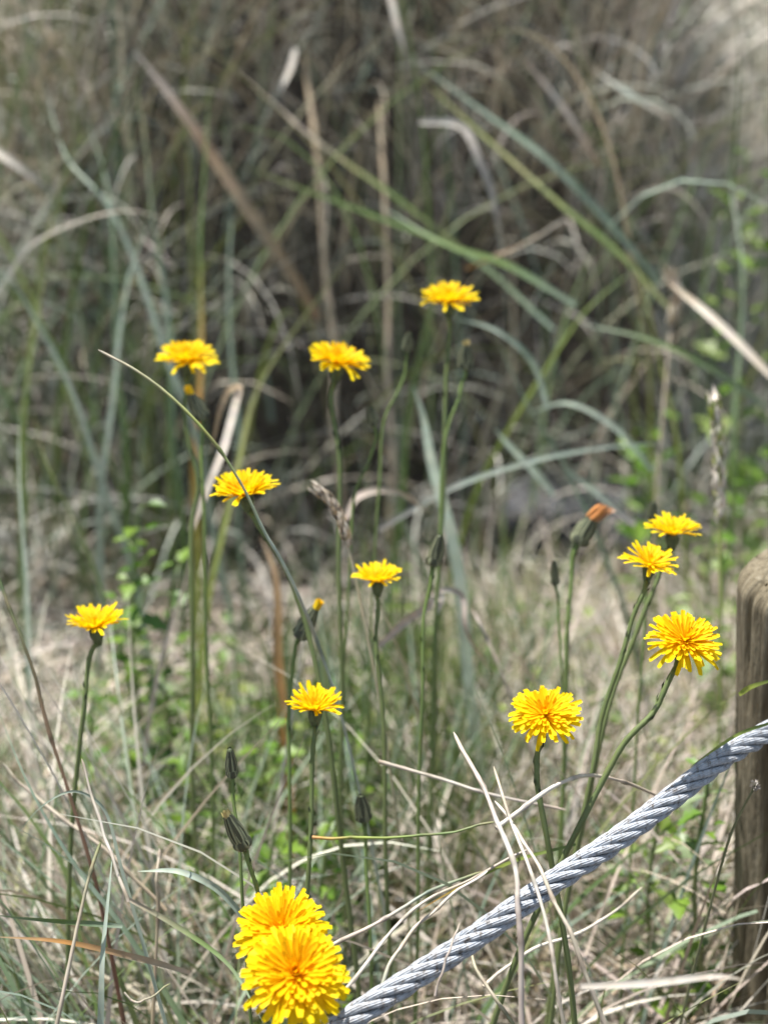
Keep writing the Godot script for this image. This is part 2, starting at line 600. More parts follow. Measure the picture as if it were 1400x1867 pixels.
# ------------------------------------------------------------------ leafy weeds
var leaf_forms := []

func make_leaves() -> void:
	# lobed leaves, unit length along x
	for k in 6:
		var a := Acc.new()
		var col := [Color(0.10, 0.19, 0.022), Color(0.14, 0.23, 0.03), Color(0.085, 0.16, 0.035), Color(0.16, 0.22, 0.05), Color(0.19, 0.25, 0.13), Color(0.12, 0.20, 0.02)][k] as Color
		for r in 7:
			var t := r / 6.0
			var w := 0.26 * sin(PI * pow(t, 0.75)) * (1.0 + (0.32 if r % 2 else -0.25)) + 0.02
			for j in 3:
				var q := float(j - 1)
				a.v.append(Vector3(t, -0.25 * t * t + absf(q) * w * 0.35, q * w))
				a.n.append(Vector3(0.4 * t, 1, -q * 0.35).normalized())
				a.c.append(col if j != 1 else Color(col.r * 1.25, col.g * 1.2, col.b * 1.2))
		a.stitch(0, 7, 3)
		leaf_forms.append(a)

func weed(label: String, called: String, x: float, y: float, d: float, topx: float, topy: float, count: int, size: float, seed_: int, forms := [0, 1, 2, 5]) -> void:
	rng.seed = seed_
	count = int(count * 1.9)
	var p0 := at(x, y, d)
	var base := on_ground(p0.x, p0.z)
	var top := at(topx, topy, d - 0.02)
	var o := thing(called, label, "weed", base)
	var path := smooth_path(PackedVector3Array([Vector3.ZERO, (top - base) * 0.35 + Vector3(0.006, 0, 0.01), (top - base) * 0.7 + Vector3(-0.004, 0, 0.004), top - base]), 7)
	var a := Acc.new()
	var rad := PackedFloat32Array()
	for i in path.size(): rad.append(lerpf(0.0022, 0.0010, float(i) / path.size()))
	a.tube(path, rad, 7, ramp(["green", "olive", "green"], path.size()))
	var places := []
	for i in count:
		var t := lerpf(0.10, 1.0, pow(float(i) / (count - 1), 0.85))
		var s := path[mini(int(t * (path.size() - 1)), path.size() - 1)]
		var f := i * 2.39996 + rng.randf_range(-0.5, 0.5)
		var L := size * 1.1 * lerpf(1.15, 0.55, t) * rng.randf_range(0.45, 1.6)
		# leaf stalk or short side shoot
		var off := Basis(Vector3.UP, f) * Vector3(1, rng.randf_range(0.1, 0.9), 0) * size * rng.randf_range(0.05, 1.3) * (1.15 - 0.7 * t)
		var cc := jit(PAL["green"], 0.2)
		a.blade(PackedVector3Array([s, s + off * 0.55 + Vector3(0, size * 0.08, 0), s + off]), 0.0011, Vector3(0.2, 1, 0.3), 0.3, 0.0, PackedColorArray([cc, cc, cc]), 6.0)
		places.append([s + off, f, L])
	part("stem", a.mesh(M.stem), o)
	for q in places:
		var f: float = q[1] + rng.randf_range(-0.7, 0.7)
		var L: float = q[2]
		var bb := Basis(Vector3.UP, f) * Basis(Vector3.BACK, rng.randf_range(-0.4, 0.9)) * Basis(Vector3.RIGHT, rng.randf_range(-0.6, 0.6))
		var k: int = forms[rng.randi() % forms.size()]
		if not M.has("lf%d" % k): M["lf%d" % k] = leaf_forms[k].mesh(M.leaf)
		part("leaf", M["lf%d" % k], o, Transform3D(bb.scaled_local(Vector3(L, L, L * rng.randf_range(0.75, 1.3))), q[0]))

# ------------------------------------------------------------------ masses
# bends from the vertical towards azimuth az while it grows
func grow(base: Vector3, az: float, tilt: float, curl: float, L: float, segs: int, sway := 0.0) -> PackedVector3Array:
	var p := PackedVector3Array([base])
	var q := base
	var th := tilt
	var ds := L / segs
	for i in segs:
		var h := Vector3(cos(az), 0, sin(az))
		q += (Vector3.UP * cos(th) + h * sin(th)) * ds
		th += curl / segs * (0.4 + 1.2 * i / segs)
		az += sway / segs
		p.append(q)
	return p

func mix_color(set_: Array) -> Color:
	return PAL[set_[rng.randi() % set_.size()]]

func put_mass(called: String, a: Acc, m: Material, label: String, category: String) -> void:
	solo(called, a.mesh(m), Vector3.ZERO, label, category, "", "stuff")

func _ready() -> void:
	# ---- lens
	var cam := Camera3D.new()
	cam.name = "camera"
	cam.position = EYE
	cam.rotation_degrees = Vector3(-PITCH, 0, 0)
	cam.near = 0.02
	cam.far = 200.0
	var lens := CameraAttributesPhysical.new()
	lens.frustum_focal_length = 33.0
	lens.frustum_focus_distance = 0.588
	lens.exposure_aperture = 33.0 / 7.9
	cam.attributes = lens
	cam.keep_aspect = Camera3D.KEEP_HEIGHT
	cam.fov = rad_to_deg(2.0 * atan(933.5 / FOCAL))
	add_child(cam)
	cam.make_current()
	# ---- sky
	var we := WorldEnvironment.new()
	we.name = "world_environment"
	var env := Environment.new()
	env.background_mode = Environment.BG_SKY
	var sky := Sky.new()
	var sm := ProceduralSkyMaterial.new()
	sm.sky_top_color = Color(0.60, 0.68, 0.78)
	sm.sky_horizon_color = Color(0.88, 0.89, 0.90)
	sm.sky_energy_multiplier = 0.78
	sm.sky_curve = 0.16
	sm.ground_bottom_color = Color(0.32, 0.29, 0.25)
	sm.ground_horizon_color = Color(0.55, 0.53, 0.5)
	sky.sky_material = sm
	env.sky = sky
	env.tonemap_mode = Environment.TONE_MAPPER_LINEAR
	env.tonemap_exposure = 2.12
	env.sdfgi_enabled = true
	env.ssao_enabled = true
	env.ssil_enabled = true
	we.environment = env
	add_child(we)
	# ---- sun: high, a little behind the bank and to the left
	var sun := DirectionalLight3D.new()
	sun.name = "sun"
	sun.light_energy = 1.6
	sun.light_color = Color(1.0, 0.98, 0.955)
	sun.light_angular_distance = 0.5
	sun.shadow_enabled = true
	add_child(sun)
	sun.look_at_from_position(Vector3.ZERO, -Vector3(-0.25, 0.93, -0.14).normalized(), Vector3.FORWARD)

	lumps.seed = 3
	lumps.frequency = 0.05
	lumps.fractal_octaves = 4
	clumps.seed = 9
	clumps.frequency = 0.05
	make_materials()
	make_petals()
	make_leaves()
	make_bract("green", Color(0.085, 0.12, 0.045), Color(0.05, 0.06, 0.03), Color(0.12, 0.15, 0.07))
	make_bud_bract(Color(0.05, 0.058, 0.032), Color(0.27, 0.29, 0.17))

	build_ground()
	build_masses()
	build_post_and_cable()
	build_flowers()
	build_sprigs()
	build_weeds()

func build_ground() -> void:
	var xs := PackedFloat32Array()
	var zs := PackedFloat32Array()
	for i in range(-70, 71):
		var f := i / 70.0
		xs.append(1.6 * f + 38.0 * pow(absf(f), 7.0) * signf(f))
	for i in range(0, 190):
		var f := i / 189.0
		zs.append(0.9 - 4.6 * f - 36.0 * pow(f, 9.0) + 25.0 * pow(1.0 - f, 24.0))
	var a := Acc.new()
	for z in zs:
		for x in xs:
			a.v.append(on_ground(x, z))
			var e := 0.01
			a.n.append(Vector3(ground(x - e, z) - ground(x + e, z), 2 * e, ground(x, z - e) - ground(x, z + e)).normalized())
			a.c.append(Color.WHITE)
	var k := xs.size()
	for r in zs.size() - 1:
		for j in k - 1:
			var p := r * k + j
			a.ix.append_array(PackedInt32Array([p, p + k, p + 1, p + 1, p + k, p + k + 1]))
	# rows run towards -z and columns towards +x, so the faces look up when wound the other way
	var ix := PackedInt32Array()
	for t in range(0, a.ix.size(), 3):
		ix.append_array(PackedInt32Array([a.ix[t], a.ix[t + 1], a.ix[t + 2]]))
	a.ix = ix
	solo("ground", a.mesh(M.soil), Vector3.ZERO, "brown soil rising into a bank under the grass", "ground", "", "structure")

func build_masses() -> void:
	rng.seed = 1001
	# flat litter of dead grass on the ground
	var a := Acc.new()
	for i in 12000:
		var s := 0.45 + 1.9 * pow(rng.randf(), 0.9)
		var x := rng.randf_range(-0.62, 0.62) * (0.5 + 0.5 * s)
		if s > 1.42 and x > -0.3 and x < 0.34 and rng.randf() < 0.85: continue
		var b := on_ground(x, -s) + Vector3(0, rng.randf_range(0.0, 0.02), 0)
		var az := rng.randf() * TAU
		var pts := grow(b, az, PI / 2 - rng.randf_range(-0.05, 0.3), rng.randf_range(0.0, 0.5), rng.randf_range(0.04, 0.17), 6, rng.randf_range(-1.2, 1.2))
		for j in pts.size():
			pts[j].y = maxf(pts[j].y, ground(pts[j].x, pts[j].z) + 0.002 + 0.012 * rng.randf())
		a.thin(pts, rng.randf_range(0.0014, 0.0042), Vector3(-sin(az), rng.randf_range(-0.3, 0.3), cos(az)), rng.randf_range(-1, 1), jit(mix_color(["straw", "pink", "pale", "pale", "tan", "pink"]), 0.3), jit(mix_color(["straw", "pink", "pale"]), 0.3), 0.06)
	put_mass("dead_grass_litter", a, M.straw, "litter of bleached dead grass lying on the ground", "dead grass")

	# foreground: bent dry stalks and blades, lower left and lower right
	a = Acc.new()
	for i in 9000:
		var s := rng.randf_range(0.56, 1.6)
		var x := rng.randf_range(-0.5, 0.5) * (0.45 + 0.55 * s)
		var u := x / (s * 0.3)
		var keep := 0.45 + 0.75 * absf(u)
		if absf(u + 0.15) < 0.35 and s < 1.15: keep *= 0.55
		if s > 0.98 and s < 1.45 and x < 0.05: keep *= 0.12
		if s > 1.36 and x > -0.32 and x < 0.36: keep *= 0.12
		if rng.randf() > keep: continue
		var b := on_ground(x, -s)
		var az := rng.randf() * TAU if rng.randf() < 0.4 else (0.35 + rng.randf_range(-0.6, 0.6) if x < 0.0 else PI - 0.3 + rng.randf_range(-0.9, 0.9))
		var L := rng.randf_range(0.08, 0.30) * (1.0 if s < 1.2 else 0.7) * (0.7 if s < 0.68 else 1.0)
		if x > 0.0: L *= 0.8
		if s > 0.72 and absf(u + 0.35) < 0.55: L = minf(L, 0.13 + 0.06 * rng.randf())
		var pts := grow(b, az, rng.randf_range(0.2, 1.15), rng.randf_range(0.2, 1.5), L, 8, rng.randf_range(-0.6, 0.6))
		a.thin(pts, rng.randf_range(0.0013, 0.0038), Vector3(-sin(az), 0, cos(az)), rng.randf_range(-2, 2), jit(mix_color(["straw", "pink", "pale", "tan", "pale", "brown"]), 0.3), jit(mix_color(["straw", "pink", "pale"]), 0.3), 0.06)
	for i in 420:
		var c := seen_ground(rng.randf_range(-150, 520), rng.randf_range(1560, 2050))
		var az := PI + rng.randf_range(-0.5, 0.9) if rng.randf() < 0.7 else rng.randf() * TAU
		var pts := grow(c, az, rng.randf_range(0.3, 1.0), rng.randf_range(0.0, 0.9), rng.randf_range(0.10, 0.24), 10, rng.randf_range(-0.4, 0.4))
		a.thin(pts, rng.randf_range(0.0018, 0.0042), Vector3(-sin(az), 0, cos(az)), rng.randf_range(-1.6, 1.6), jit(mix_color(["straw", "pink", "tan", "pale", "brown"]), 0.22), jit(mix_color(["straw", "pink", "pale"]), 0.22), 0.06)
	for i in 200:
		var s := rng.randf_range(0.50, 0.70)
		var x := rng.randf_range(-0.23, -0.07)
		var az := PI + rng.randf_range(-0.8, 1.1) if rng.randf() < 0.8 else rng.randf() * TAU
		var pts := grow(on_ground(x, -s), az, rng.randf_range(0.1, 0.8), rng.randf_range(0.1, 1.3), rng.randf_range(0.16, 0.34), 11, rng.randf_range(-0.5, 0.5))
		a.thin(pts, rng.randf_range(0.0016, 0.0042), Vector3(-sin(az), 0, cos(az)), rng.randf_range(-1.6, 1.6), jit(mix_color(["straw", "pink", "tan", "pale"]), 0.22), jit(mix_color(["straw", "pink", "pale"]), 0.22), 0.06)
	for i in 1150:
		var s := rng.randf_range(0.64, 1.1)
		var x := rng.randf_range(0.02, 0.36) * (0.3 + s * 0.8)
		var az := rng.randf() * TAU
		var pts := grow(on_ground(x, -s), az, rng.randf_range(0.2, 1.0), rng.randf_range(0.3, 1.6), rng.randf_range(0.12, 0.27), 10, rng.randf_range(-0.8, 0.8))
		a.thin(pts, rng.randf_range(0.0012, 0.0034), Vector3(-sin(az), 0, cos(az)), rng.randf_range(-1.6, 1.6), jit(mix_color(["straw", "pink", "tan", "pale"]), 0.22), jit(mix_color(["straw", "pink", "pale"]), 0.22), 0.06)
	for i in 26:
		var c := seen_ground(rng.randf_range(760, 1230), rng.randf_range(1690, 1850))
		var az := PI / 2 + rng.randf_range(-1.0, 1.0)
		var pts := grow(c, az, rng.randf_range(0.0, 0.3), rng.randf_range(0.5, 1.7), rng.randf_range(0.26, 0.36), 14, rng.randf_range(-0.5, 0.5))
		a.thin(pts, rng.randf_range(0.0009, 0.002), Vector3(-sin(az), 0, cos(az)), rng.randf_range(-1.6, 1.6), jit(mix_color(["straw", "pink", "pale"]), 0.2), jit(mix_color(["straw", "pale"]), 0.2), 0.06, 5.0)
	for i in 620:
		var s := rng.randf_range(0.58, 0.92)
		var x := rng.randf_range(-0.46, 0.46) * (s * 0.75 + 0.1)
		var b := on_ground(x, -s)
		var az := (PI if x < 0.0 else 0.0) + rng.randf_range(-1.0, 1.2) if rng.randf() < 0.55 else rng.randf() * TAU
		var tall := maxf(0.06, 0.62 - 0.59 * s) * rng.randf_range(0.75, 1.55)
		var pts := grow(b, az, rng.randf_range(0.1, 1.0), rng.randf_range(0.1, 1.5), tall, 10, rng.randf_range(-0.7, 0.7))
		a.thin(pts, rng.randf_range(0.0013, 0.0036), Vector3(-sin(az), 0, cos(az)), rng.randf_range(-1.8, 1.8), jit(mix_color(["straw", "pink", "pale", "tan", "bleached", "brown"]), 0.3), jit(mix_color(["straw", "pale", "bleached", "pink"]), 0.3), 0.06)
	put_mass("dry_grass", a, M.straw, "tangle of bent dry straw around the flower stems and under the cable", "dry grass")

	a = Acc.new()
	for i in 6500:
		var s := rng.randf_range(0.56, 1.6)
		var x := rng.randf_range(-0.5, 0.5) * (0.45 + 0.55 * s)
		var u := x / (s * 0.3)
		var keep := 0.30 + 0.55 * smoothstep(0.1, -0.9, u)
		if s > 0.98 and s < 1.45: keep *= 0.13
		if s > 1.36 and x > -0.32 and x < 0.36: keep *= 0.25
		if s > 0.8 and u > -0.6 and u < 0.15: keep *= 0.6
		if clumps.get_noise_2d(x * 150.0, s * 150.0) < -0.15: keep *= 0.3
		if rng.randf() > keep: continue
		var b := on_ground(x, -s)
		var az := rng.randf() * TAU if rng.randf() < 0.5 else 0.4 + rng.randf_range(-0.7, 0.7)
		var L := rng.randf_range(0.08, 0.28) * (1.0 if u < -0.2 else 0.75) * (0.7 if s < 0.68 else 1.0)
		if s > 0.75 and absf(u + 0.35) < 0.5: L = minf(L, 0.12 + 0.05 * rng.randf())
		var pts := grow(b, az, rng.randf_range(0.0, 0.7), rng.randf_range(0.2, 1.7), L, 8, rng.randf_range(-0.6, 0.6))
		var set_ := ["green", "glauc", "glauc", "olive", "deep", "glaucpale"] if u < 0.0 else ["green", "olive", "lime", "deep", "green"]
		a.thin(pts, rng.randf_range(0.0016, 0.0038), Vector3(-sin(az), 0, cos(az)), rng.randf_range(-1.5, 1.5), jit(mix_color(set_), 0.2), jit(mix_color(set_), 0.2), 0.05)
	for i in 420:
		var c := seen_ground(rng.randf_range(-200, 520), rng.randf_range(1540, 2050))
		var az := PI + rng.randf_range(-0.5, 0.9) if rng.randf() < 0.65 else rng.randf() * TAU
		var pts := grow(c, az, rng.randf_range(0.2, 0.9), rng.randf_range(0.0, 1.1), rng.randf_range(0.10, 0.24), 10, rng.randf_range(-0.4, 0.4))
		a.thin(pts, rng.randf_range(0.002, 0.0044), Vector3(-sin(az), 0, cos(az)), rng.randf_range(-1.3, 1.3), jit(mix_color(["green", "glauc", "olive", "deep"]), 0.2), jit(mix_color(["green", "glauc", "glauc", "olive"]), 0.2), 0.05)
	for i in 680:
		var c := seen_ground(rng.randf_range(440, 860), rng.randf_range(1380, 1850))
		var az := rng.randf() * TAU
		var pts := grow(c, az, rng.randf_range(0.0, 0.4), rng.randf_range(0.0, 0.9), rng.randf_range(0.08, 0.24), 8, rng.randf_range(-0.4, 0.4))
		a.thin(pts, rng.randf_range(0.0018, 0.004), Vector3(-sin(az), 0, cos(az)), rng.randf_range(-1.3, 1.3), jit(mix_color(["green", "deep", "olive", "deep"]), 0.2), jit(mix_color(["green", "deep", "olive"]), 0.2), 0.05)
	for i in 200:
		var s := rng.randf_range(0.50, 0.70)
		var x := rng.randf_range(-0.23, -0.07)
		var az := PI + rng.randf_range(-0.8, 1.1) if rng.randf() < 0.8 else rng.randf() * TAU
		var pts := grow(on_ground(x, -s), az, rng.randf_range(0.1, 0.7), rng.randf_range(0.1, 1.4), rng.randf_range(0.16, 0.34), 11, rng.randf_range(-0.5, 0.5))
		a.thin(pts, rng.randf_range(0.002, 0.0044), Vector3(-sin(az), 0, cos(az)), rng.randf_range(-1.3, 1.3), jit(mix_color(["green", "glauc", "olive", "glauc"]), 0.2), jit(mix_color(["green", "glauc", "glaucpale", "olive"]), 0.2), 0.05)
	for i in 330:
		var s := rng.randf_range(0.76, 1.15)
		var x := rng.randf_range(-0.07, 0.14)
		var az := rng.randf() * TAU
		var pts := grow(on_ground(x, -s), az, rng.randf_range(0.0, 0.25), rng.randf_range(0.0, 0.9), rng.randf_range(0.14, 0.28), 10, rng.randf_range(-0.5, 0.5))
		a.thin(pts, rng.randf_range(0.0016, 0.0036), Vector3(-sin(az), 0, cos(az)), rng.randf_range(-1.3, 1.3), jit(mix_color(["green", "deep", "olive", "glauc"]), 0.2), jit(mix_color(["green", "glauc", "olive"]), 0.2), 0.05)
	for i in 560:
		var s := rng.randf_range(0.58, 0.92)
		var x := rng.randf_range(-0.46, 0.46) * (s * 0.75 + 0.1)
		var b := on_ground(x, -s)
		var az := (PI if x < 0.0 else 0.0) + rng.randf_range(-1.0, 1.2) if rng.randf() < 0.55 else rng.randf() * TAU
		var tall := maxf(0.06, 0.62 - 0.59 * s) * rng.randf_range(0.75, 1.55)
		var pts := grow(b, az, rng.randf_range(0.1, 1.0), rng.randf_range(0.1, 1.5), tall, 10, rng.randf_range(-0.7, 0.7))
		a.thin(pts, rng.randf_range(0.0013, 0.0036), Vector3(-sin(az), 0, cos(az)), rng.randf_range(-1.8, 1.8), jit(mix_color(["green", "glauc", "olive", "deep"]), 0.3), jit(mix_color(["green", "glauc", "glaucpale", "olive"]), 0.3), 0.06)
	put_mass("green_grass", a, M.grass, "short green and blue-green grass growing among the straw", "grass")

	# low leafy ground cover: clumps, each on trailing stems
	a = Acc.new()
	for q in [[340, 1400, 0.07, 220], [230, 1380, 0.05, 110], [480, 1480, 0.10, 560], [620, 1500, 0.10, 600], [560, 1600, 0.08, 420], [700, 1420, 0.08, 240], [420, 1600, 0.07, 220], [780, 1560, 0.07, 160], [1130, 1330, 0.10, 330], [1260, 1400, 0.10, 260], [1290, 1530, 0.08, 240], [1180, 1500, 0.08, 260], [1060, 1410, 0.08, 220], [950, 1240, 0.10, 200], [1320, 1220, 0.12, 160], [1330, 920, 0.16, 120], [1180, 800, 0.14, 120], [730, 1660, 0.06, 160], [900, 1700, 0.06, 100], [1100, 1640, 0.06, 140], [800, 1380, 0.08, 140], [300, 1720, 0.06, 120]]:
		var c := seen_ground(q[0], q[1] + 25)
		for k in int(q[3] / 6.0):
			var p: Vector2 = Vector2.from_angle(rng.randf() * TAU) * q[2] * sqrt(rng.randf())
			var root := on_ground(c.x + p.x, c.z + p.y * 1.1)
			var way := grow(root, rng.randf() * TAU, rng.randf_range(0.1, 0.9), rng.randf_range(-0.3, 0.8), rng.randf_range(0.035, 0.12), 8, rng.randf_range(-1, 1))
			var col := jit([PAL.leaf, PAL.leaf, PAL.lime, PAL.green, Color(0.13, 0.22, 0.03)][rng.randi() % 5], 0.2)
			a.thin(way, 0.0016, Vector3(1, 0, 0.3), 0.5, col, col, 0.0)
			for t in 12:
				leaf_into(a, way[mini(1 + t * 8 / 12, 8)], rng.randf_range(0.007, 0.016), t * 2.4 + rng.randf(), rng.randf_range(-0.3, 0.7), jit(col, 0.25))
	put_mass("ground_cover", a, M.leaf, "low ground cover of small bright green leaves", "weeds")

	# fine yellow-green grass beyond the cable
	a = Acc.new()
	for i in 1700:
		var s := rng.randf_range(0.95, 1.75)
		var x := rng.randf_range(0.06, 0.52) * (0.4 + 0.6 * s)
		if s > 1.36 and x < 0.4 and rng.randf() < 0.85: continue
		var b := on_ground(x, -s)
		var az := rng.randf() * TAU
		var pts := grow(b, az, rng.randf_range(0.0, 0.6), rng.randf_range(0.2, 1.5), rng.randf_range(0.05, 0.17), 7, rng.randf_range(-0.6, 0.6))
		a.thin(pts, rng.randf_range(0.0012, 0.0026), Vector3(-sin(az), 0, cos(az)), rng.randf_range(-1.5, 1.5), jit(mix_color(["lime", "olive", "green", "straw", "pale"]), 0.2), jit(mix_color(["lime", "pale", "olive", "pale"]), 0.2), 0.05)
	put_mass("fine_grass", a, M.grass, "fine yellow-green grass between the cable and the bank", "grass")

	# the bank behind: dead straw hanging and lying over it
	a = Acc.new()
	for i in 11000:
		var x := rng.randf_range(-1.15, 1.15)
		var b0 := pow(rng.randf(), 1.25) * 1.9
		var s := foot(x) - 0.12 + b0
		var b := on_ground(x, -s)
		var u := x / (s * 0.27)
		var az := -PI / 2 + rng.randf_range(-2.0, 2.0) if absf(x) > 0.3 else (rng.randf() * TAU if rng.randf() < 0.6 else PI / 2 + rng.randf_range(-0.9, 0.9))
		var L := rng.randf_range(0.12, 0.42)
		var pts := grow(b + Vector3(0, rng.randf_range(0.0, 0.06), 0), az, rng.randf_range(0.1, 1.3), rng.randf_range(0.6, 2.6), L, 7, rng.randf_range(-0.8, 0.8))
		if u > 0.5 and b0 > 0.3 and rng.randf() < 0.6: continue
		if absf(x) > 0.3 and rng.randf() < 0.35: b += Vector3(0, 0.05, 0.05)
		if b0 < 0.3 and absf(x) < 0.3 and rng.randf() < 0.6: continue
		var set_ := ["straw", "pale", "grey", "grey", "glaucpale", "pale"]
		if u > 0.45 and b0 > 0.2: set_ = ["pale", "pale", "grey", "straw", "pink"]
		a.thin(pts, rng.randf_range(0.0016, 0.0046), Vector3(-sin(az), 0, cos(az)), rng.randf_range(-2, 2), jit(mix_color(set_), 0.25), jit(mix_color(set_), 0.25), 0.06)
	# loose straws that stand out of the bank into the sun
	for i in 420:
		var x := rng.randf_range(-0.75, 0.75)
		var s := foot(x) + rng.randf_range(0.0, 0.8)
		var az := PI / 2 + rng.randf_range(-1.5, 1.5)
		var pts := grow(on_ground(x, -s), az, rng.randf_range(0.1, 1.0), rng.randf_range(0.1, 1.9), rng.randf_range(0.3, 0.62), 12, rng.randf_range(-0.6, 0.6))
		a.thin(pts, rng.randf_range(0.0014, 0.0036), Vector3(-sin(az), 0, cos(az)), rng.randf_range(-2, 2), jit(mix_color(["grey", "pale", "pink", "straw"]), 0.25), jit(mix_color(["pale", "grey", "glaucpale"]), 0.25), 0.06)
	# thatch that overhangs the hollow
	for i in 3000:
		var x := rng.randf_range(-0.5, 0.5)
		var s := foot(x) + rng.randf_range(0.06, 0.9)
		var b := on_ground(x, -s)
		if b.y < 0.26: continue
		var az := PI / 2 + rng.randf_range(-1.25, 1.25)
		var pts := grow(b, az, rng.randf_range(0.2, 1.1), rng.randf_range(0.2, 1.8), rng.randf_range(0.16, 0.44), 9, rng.randf_range(-0.8, 0.8))
		a.thin(pts, rng.randf_range(0.0014, 0.0042), Vector3(-sin(az), 0, cos(az)), rng.randf_range(-2, 2), jit(mix_color(["grey", "pale", "grey", "straw", "glaucpale"]), 0.28), jit(mix_color(["pale", "grey", "straw", "bleached"]), 0.25), 0.06)
	put_mass("bank_straw", a, M.straw, "dead straw matted over the bank behind the flowers", "dry grass")

	# pale bleached brush in the upper right
	a = Acc.new()
	for i in 9000:
		var x := rng.randf_range(0.26, 1.6)
		var s := foot(x) + rng.randf_range(0.1, 2.4)
		if x / (s * 0.27) < 0.42 + 0.15 * rng.randf(): continue
		var b := on_ground(x, -s)
		var az := -PI / 2 + rng.randf_range(-1.7, 1.7)
		var pts := grow(b + Vector3(0, rng.randf_range(0.0, 0.08), 0), az, rng.randf_range(0.2, 1.0), rng.randf_range(0.2, 1.2), rng.randf_range(0.08, 0.28), 7, rng.randf_range(-0.5, 0.5))
		a.thin(pts, rng.randf_range(0.004, 0.009), Vector3(-sin(az), 0, cos(az)), rng.randf_range(-1.2, 1.2), jit(mix_color(["pale", "bleached", "straw", "bleached"]), 0.2), jit(mix_color(["pale", "bleached", "glaucpale"]), 0.2), 0.06)
	put_mass("bleached_brush", a, M.straw, "pale bleached grass brush high on the bank", "dry grass")
	a = Acc.new()
	for i in 4200:
		var x := rng.randf_range(-1.5, -0.16)
		var s := foot(x) + rng.randf_range(0.4, 2.2)
		var b := on_ground(x, -s)
		var az := -PI / 2 + rng.randf_range(-1.7, 1.7)
		var pts := grow(b + Vector3(0, rng.randf_range(0.0, 0.14), 0), az, rng.randf_range(0.4, 1.2), rng.randf_range(0.2, 1.2), rng.randf_range(0.12, 0.36), 7, rng.randf_range(-0.7, 0.7))
		a.thin(pts, rng.randf_range(0.003, 0.007), Vector3(-sin(az), 0, cos(az)), rng.randf_range(-1.2, 1.2), jit(mix_color(["pale", "pink", "grey", "bleached"]), 0.25), jit(mix_color(["pale", "pink", "bleached"]), 0.25), 0.06)
	put_mass("bank_thatch", a, M.straw, "pinkish thatch of dead grass at the top of the bank", "dry grass")

	# long green and blue-green blades of the bank
	a = Acc.new()
	for i in 2400:
		var x := rng.randf_range(-1.1, 1.1)
		var s := foot(x) - 0.16 + pow(rng.randf(), 1.6) * 1.5
		var u := x / (s * 0.27)
		var keep := 0.36 + 0.55 * smoothstep(-0.2, -0.7, u) + 0.25 * smoothstep(0.4, 0.9, u)
		if u > 0.45 and s > foot(x) + 0.25: keep *= 0.3
		if rng.randf() > keep: continue
		var b := on_ground(x, -s)
		var az := rng.randf() * TAU
		var L := rng.randf_range(0.3, 0.85)
		var pts := grow(b, az, rng.randf_range(0.0, 0.35), rng.randf_range(0.2, 2.0), L, 11, rng.randf_range(-0.5, 0.5))
		var set_ := ["glauc", "green", "olive", "glauc", "deep", "glaucpale"]
		a.thin(pts, rng.randf_range(0.002, 0.0056), Vector3(-sin(az), 0, cos(az)), rng.randf_range(-1.5, 1.5), jit(mix_color(set_), 0.2), jit(mix_color(set_ + ["lime", "straw"]), 0.2), 0.05, 2.6)
	put_mass("bank_grass", a, M.grass, "long green and blue-green grass growing on the bank", "grass")

func leaf_into(a: Acc, b: Vector3, L: float, f: float, el: float, c: Color) -> void:
	var bb := Basis(Vector3.UP, f) * Basis(Vector3.BACK, el)
	var first := a.v.size()
	for r in 4:
		var t := r / 3.0
		var w: float = [0.06, 0.34, 0.30, 0.05][r]
		for j in 3:
			var q := float(j - 1)
			a.v.append(b + bb * Vector3(t, -0.12 * t * t + absf(q) * 0.1, q * w) * L)
			a.n.append((bb * Vector3(0.2 * t, 1, -q * 0.3)).normalized())
			a.c.append(c)
	a.stitch(first, 4, 3)

